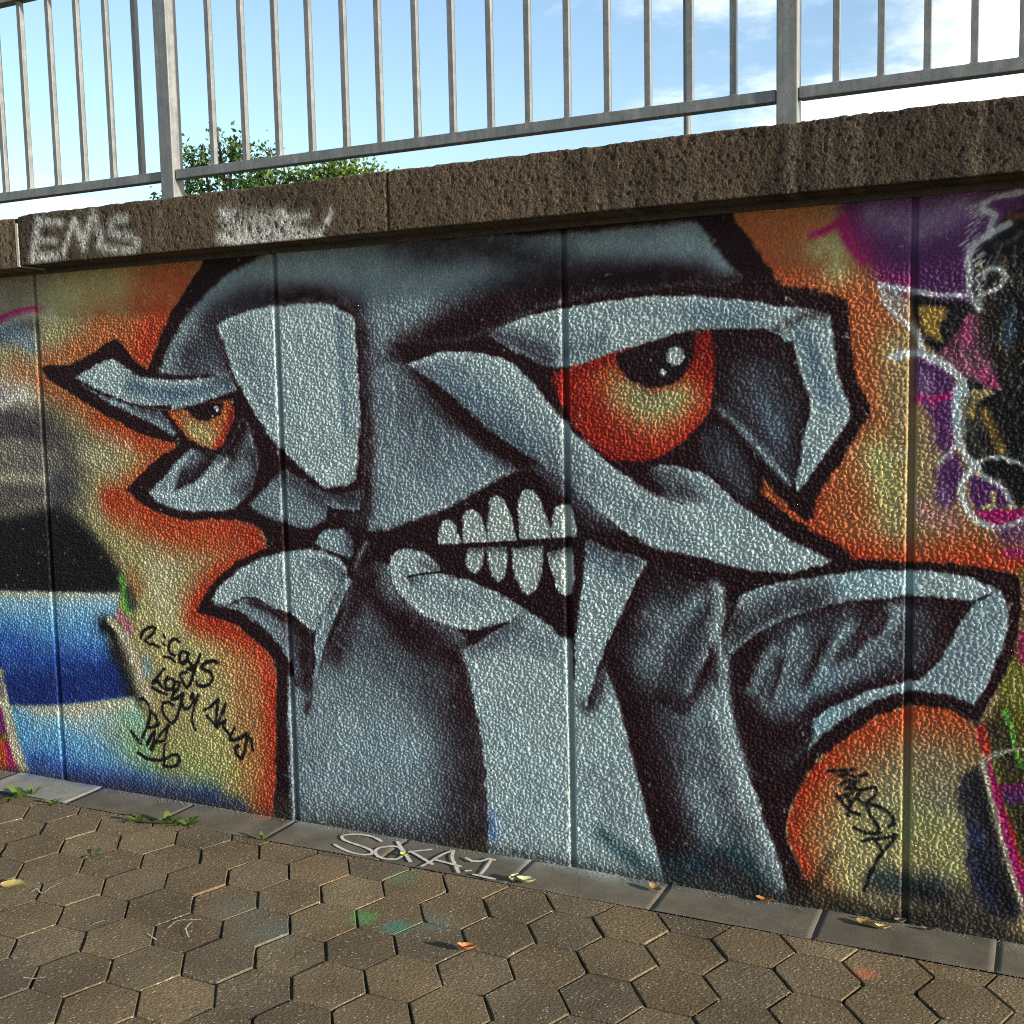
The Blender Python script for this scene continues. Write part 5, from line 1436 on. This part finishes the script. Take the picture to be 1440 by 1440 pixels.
# ================================================================ far pole and trees behind the wall
pole = tag(empty('lamp_pole', (1.009, 6, 2.2)), 'thin dark pole rising behind the railing bars, left of the right post', 'pole')
def tube(pts, rad, seg=10):
    V, Fc = [], []
    for k, (p, r) in enumerate(zip(pts, rad)):
        p = Vector(p); t = (Vector(pts[min(k + 1, len(pts) - 1)]) - Vector(pts[max(k - 1, 0)])).normalized()
        a = t.orthogonal().normalized(); b = t.cross(a)
        for s_ in range(seg):
            an = 2 * math.pi * s_ / seg; V.append(p + (a * math.cos(an) + b * math.sin(an)) * r)
    for k in range(len(pts) - 1):
        for s_ in range(seg):
            Fc.append((k * seg + s_, k * seg + (s_ + 1) % seg, (k + 1) * seg + (s_ + 1) % seg, (k + 1) * seg + s_))
    Fc.append(tuple(reversed(range(seg)))); Fc.append(tuple((len(pts) - 1) * seg + s_ for s_ in range(seg)))
    return V, Fc
POLEM = m_simple('dark_painted_steel', [(.09, .09, .08), (.15, .145, .13)], 12, .5, .3)
v, f = tube([(0, 0, 0), (0, 0, .9), (0, 0, .95), (0, 0, 6.2)], [.045, .045, .031, .026], 14); link('shaft', pymesh('shaft', v, f, True), pole, POLEM)
v, f = tube([(0, 0, 6.15), (.03, -.1, 6.4), (.12, -.45, 6.5)], [.025, .022, .02], 10); link('arm', pymesh('arm', v, f, True), pole, POLEM)
link('lamp_head', box_mesh('lamp_head', .06, .22, -.95, -.42, 6.46, 6.56, .03), pole, POLEM)

def make_tree(name, base, height, blobs, nleaf, size, mat, label, seed):
    rng = random.Random(seed); t = tag(empty(name, base), label, 'tree')
    B = Vector(base); top = Vector((0, 0, height * .45))
    V, Fc = tube([(0, 0, -.1), (.05, 0, height * .2), (.02, .04, height * .45)], [.11, .085, .06], 10)
    for (c, r) in blobs:
        c = Vector(c) - B; mid = top.lerp(c, .5) + Vector((rng.uniform(-.1, .1), rng.uniform(-.1, .1), .1))
        v, f = tube([top - Vector((0, 0, .1)), mid, c, c + Vector((rng.uniform(-.1, .1), 0, r * .7))], [.04, .025, .014, .005], 6); b = len(V); V += v; Fc += [tuple(b + q for q in ff) for ff in f]
        for _ in range(7):
            d = Vector((rng.gauss(0, 1), rng.gauss(0, 1), rng.gauss(.4, 1))).normalized() * r * .9
            v, f = tube([c, c + d * .5 + Vector((0, 0, .04)), c + d], [.010, .006, .002], 4); b = len(V); V += v; Fc += [tuple(b + q for q in ff) for ff in f]
    link('trunk', pymesh('trunk', V, Fc, True), t, BARK)
    V, Fc = [], []
    tw = sum(r ** 2 for _, r in blobs)
    for (c, r) in blobs:
        c = Vector(c) - B; n = int(nleaf * r ** 2 / tw); k = 0
        clumps = [Vector((rng.gauss(0, 1), rng.gauss(0, 1), rng.gauss(0, 1))).normalized() * r * rng.uniform(.45, 1.0) for _ in range(max(8, n // 28))]
        for q in range(n):
            cl = clumps[rng.randrange(len(clumps))]
            p = c + cl + Vector((rng.gauss(0, .085), rng.gauss(0, .085), rng.gauss(0, .075)))
            d = (Vector((rng.gauss(0, .7), rng.gauss(0, .7), rng.gauss(-.1, .6))) + cl.normalized() * .6).normalized()
            sd = d.orthogonal().normalized(); sd.rotate(Matrix.Rotation(rng.uniform(0, 6.28), 3, d)); L = size * rng.uniform(.6, 1.25); w = L * .30; nn = d.cross(sd) * L * .10
            b = len(V); V += [p, p + d * L * .4 + sd * w + nn, p + d * L, p + d * L * .4 - sd * w + nn]; Fc += [(b, b + 1, b + 2), (b, b + 2, b + 3)]
    link('crown', pymesh('crown', V, Fc), t, mat)
    return t
make_tree('tree', (-6.3, 9.0, 2.2), 2.2, [((-6.7, 9, 4.15), .45), ((-6.1, 9.1, 4.15), .5), ((-5.65, 8.9, 4.25), .38), ((-6.78, 9, 4.75), .25), ((-6.3, 9, 4.8), .22), ((-5.6, 9, 4.66), .2), ((-6.9, 9, 4.4), .26), ((-6.12, 9, 5.0), .13), ((-6.35, 9, 5.2), .09), ((-5.98, 9, 4.95), .12), ((-6.62, 9, 4.98), .1), ((-5.5, 9, 4.85), .09), ((-5.8, 9, 4.72), .1), ((-7.25, 9.1, 4.3), .28)], 4600, .078, LEAF_A, 'dark green leafy tree behind the railing beside the left post', 3)
make_tree('tree', (-4.7, 9.4, 2.2), 1.9, [((-5.3, 9.4, 4.3), .36), ((-4.85, 9.4, 4.36), .42), ((-4.4, 9.4, 4.26), .42), ((-4.05, 9.4, 4.14), .36), ((-5.6, 9.5, 4.15), .35)], 8000, .07, LEAF_B, 'low yellow-green tree just topping the coping, right of the dark tree', 8)

# ================================================================ weeds and litter
def weed(loc, leaves, size, label, seed, flat=.35):
    rng = random.Random(seed); t = tag(empty('weed', loc), label, 'weed', 'weeds in the joints of the paving')
    V, Fc = [], []
    for k in range(leaves):
        an = k * 2.4 + rng.uniform(-.4, .4); el = rng.uniform(flat * .4, flat * 1.8); L = size * rng.uniform(.65, 1.15); w = L * rng.uniform(.16, .24)
        d = Vector((math.cos(an) * math.cos(el), math.sin(an) * math.cos(el), math.sin(el))); sd = Vector((-math.sin(an), math.cos(an), 0)); b = len(V)
        pr = [(0, .12, 0), (.3, .7, .06), (.6, 1, .07), (.85, .6, .02), (1, .05, -.05)]
        for tq, ww, up in pr:
            p = d * L * tq + Vector((0, 0, .002 + up * L)); V += [p + sd * w * ww, p - Vector((0, 0, w * .2 * ww)), p - sd * w * ww]
        for q in range(len(pr) - 1):
            for h_ in (0, 1): Fc.append((b + 3 * q + h_, b + 3 * q + h_ + 1, b + 3 * q + h_ + 4, b + 3 * q + h_ + 3))
    link('foliage', pymesh('foliage', V, Fc, True), t, WEEDM)
    return t
weed((-0.015, -0.237, 0), 7, 0.075, 'broad-leaved weed sprouting at the pale kerb slab by the left picture edge', 1, 0.40)
weed((0.011, -0.190, 0), 5, 0.050, 'small upright weed touching the leftmost clump on the pale kerb slab', 2, 0.70)
weed((0.173, -0.232, 0), 6, 0.045, 'dark flat weed at the corner of the pale kerb slab', 3, 0.30)
weed((0.638, -0.245, 0), 9, 0.050, 'thin grassy weed at the kerb between the pale slab and the bushy weed', 4, 0.30)
weed((0.782, -0.226, 0), 12, 0.060, 'bright bushy weed at the kerb front edge below the marker tag', 5, 0.50)
weed((0.860, -0.210, 0), 7, 0.060, 'straggly thin weed just right of the bright bushy weed', 6, 0.25)
weed((1.218, -0.215, 0), 3, 0.055, 'single bright green leaf standing in a paving joint left of the white lettering', 7, 1.00)
weed((0.739, -0.561, 0), 3, 0.050, 'dark blade lying in a paving joint below the pale slab', 8, 0.10)

def dead_leaf(loc, L, w, col, rz, curl, label, seed, tilt=0.):
    rng = random.Random(seed); V, Fc = [], []
    t = tag(empty('fallen_leaf', loc), label, 'leaf', 'fallen leaves'); t.rotation_euler = (tilt, rng.uniform(-.1, .1), rz)
    n = 9; pr = []
    for k in range(n):
        u = k / (n - 1); ww = w * math.sin(math.pi * min(1, u * .93 + .05)) ** .8 * (1 + rng.uniform(-.12, .12)); pr.append((u, ww))
    for u, ww in pr:
        zc = curl * L * (2 * u - 1) ** 2 * .5 + .0015
        for s_ in (-1, -.5, 0, .5, 1): V.append((L * (u - .5), ww * s_ / 2 + rng.uniform(-.0006, .0006), zc + curl * ww * abs(s_) ** 2 * .9 + rng.uniform(0, .0012)))
    for k in range(n - 1):
        for s_ in range(4): Fc.append((k * 5 + s_, (k + 1) * 5 + s_, (k + 1) * 5 + s_ + 1, k * 5 + s_ + 1))
    link('blade', pymesh('blade', V, Fc, True), t, DRY[col])
    v, f = tube([(L * .46, 0, curl * L * .45 + .002), (L * .62, .002, .004), (L * .75, .004, .002)], [.0010, .0008, .0007], 5); link('stalk', pymesh('stalk', v, f), t, DRY['brown'])
    return t
dead_leaf((2.280, -0.187, .0045), 0.062, 0.034, 'pale', 0.40, 0.50, 'curled pale green leaf on the kerb below the white lettering', 20)
dead_leaf((2.238, -0.186, .0045), 0.045, 0.026, 'pale', 1.20, 0.70, 'small folded pale leaf left of the curled pale green leaf', 21)
dead_leaf((2.690, -0.069, .0045), 0.055, 0.026, 'ochre', -0.50, 0.35, 'golden oval leaf lying on the kerb between two slab joints', 22)
dead_leaf((2.312, -0.676, .0045), 0.055, 0.030, 'orange', 0.50, 0.60, 'crumpled orange leaf alone out on the hexagonal pavers', 23)
dead_leaf((3.036, -0.015, .0045), 0.055, 0.032, 'orange', 0.10, 0.30, 'orange leaf against the wall under the mural leg', 24)
dead_leaf((3.353, -0.062, .0045), 0.060, 0.034, 'ochre', -0.40, 0.30, 'large ochre leaf on the kerb under the orange oval', 25)
dead_leaf((3.403, -0.070, .0045), 0.045, 0.020, 'yellow', 0.20, 0.50, 'narrow yellow leaf right of the large ochre leaf', 26)
dead_leaf((3.448, -0.012, .0045), 0.038, 0.024, 'brown', 0.60, 0.60, 'small brown curled leaf at the foot of the right groove', 27)
dead_leaf((3.534, -0.025, .0045), 0.045, 0.014, 'brown', 0.10, 0.40, 'dark thin leaf scrap right of the right groove', 28)
dead_leaf((3.358, -0.024, .0045), 0.045, 0.010, 'brown', 0.20, 0.30, 'dark twig-like leaf at the wall above the ochre leaf', 29)
dead_leaf((1.254, 0.007, .0045), 0.050, 0.028, 'ochre', 0.30, 0.50, 'ochre leaf scrap at the foot of the second groove', 30)
dead_leaf((1.332, -0.001, .0045), 0.050, 0.030, 'pale', -0.30, 0.40, 'pale leaf scrap at the wall right of the second groove', 31)
dead_leaf((0.117, 0.022, .0045), 0.045, 0.030, 'yellow', 0.20, 0.70, 'pale yellow leaf at the wall just right of the left groove', 32)
dead_leaf((0.181, 0.019, .0045), 0.045, 0.030, 'pale', 1.10, 0.70, 'pale upright leaf right of the pale yellow leaf', 33)
dead_leaf((0.684, -0.876, .0045), 0.085, 0.060, 'yellow', 0.40, 0.15, 'flat tan leaf on a paver at the left picture edge', 34)
dead_leaf((1.787, -0.149, .0045), 0.030, 0.020, 'green', 0.20, 0.50, 'tiny yellow-green leaf on the white lettering', 35)
dead_leaf((2.263, -0.012, .0045), 0.020, 0.012, 'brown', 0.20, 0.30, 'dark crumb of leaf on the kerb slab joint', 36)


rg = random.Random(77); V, Fc = [], []
def chip_(x, y, z, r):
    b = len(V)
    for dx, dy, dz in ((1, 0, 0), (-.5, .87, 0), (-.5, -.87, 0), (.1, .1, .8)):
        V.append((x + dx * r * rg.uniform(.6, 1.2), y + dy * r * rg.uniform(.6, 1.2), z + dz * r * rg.uniform(.5, 1)))
    Fc.extend([(b, b + 1, b + 3), (b + 1, b + 2, b + 3), (b + 2, b, b + 3)])
for _ in range(1500): chip_(rg.uniform(-.7, 4.1), -.008 - abs(rg.gauss(0, .018)), .0022, rg.uniform(.0012, .0042))
for _ in range(1500): chip_(rg.uniform(-.7, 4.1), KERB_Y + rg.gauss(0, .022), .0012, rg.uniform(.001, .0032))
for _ in range(2600): chip_(rg.uniform(-.7, 4.1), rg.uniform(-1.7, -.2), .0005, rg.uniform(.0008, .0026))
tag(link('grit', pymesh('grit', V, Fc), None, m_simple('grit_stone', [(.05, .04, .028), (.14, .11, .07), (.26, .22, .16)], 140, .9, bump=0)), 'loose grit and crumbs along the foot of the wall and on the pavers', 'grit', kind='stuff')
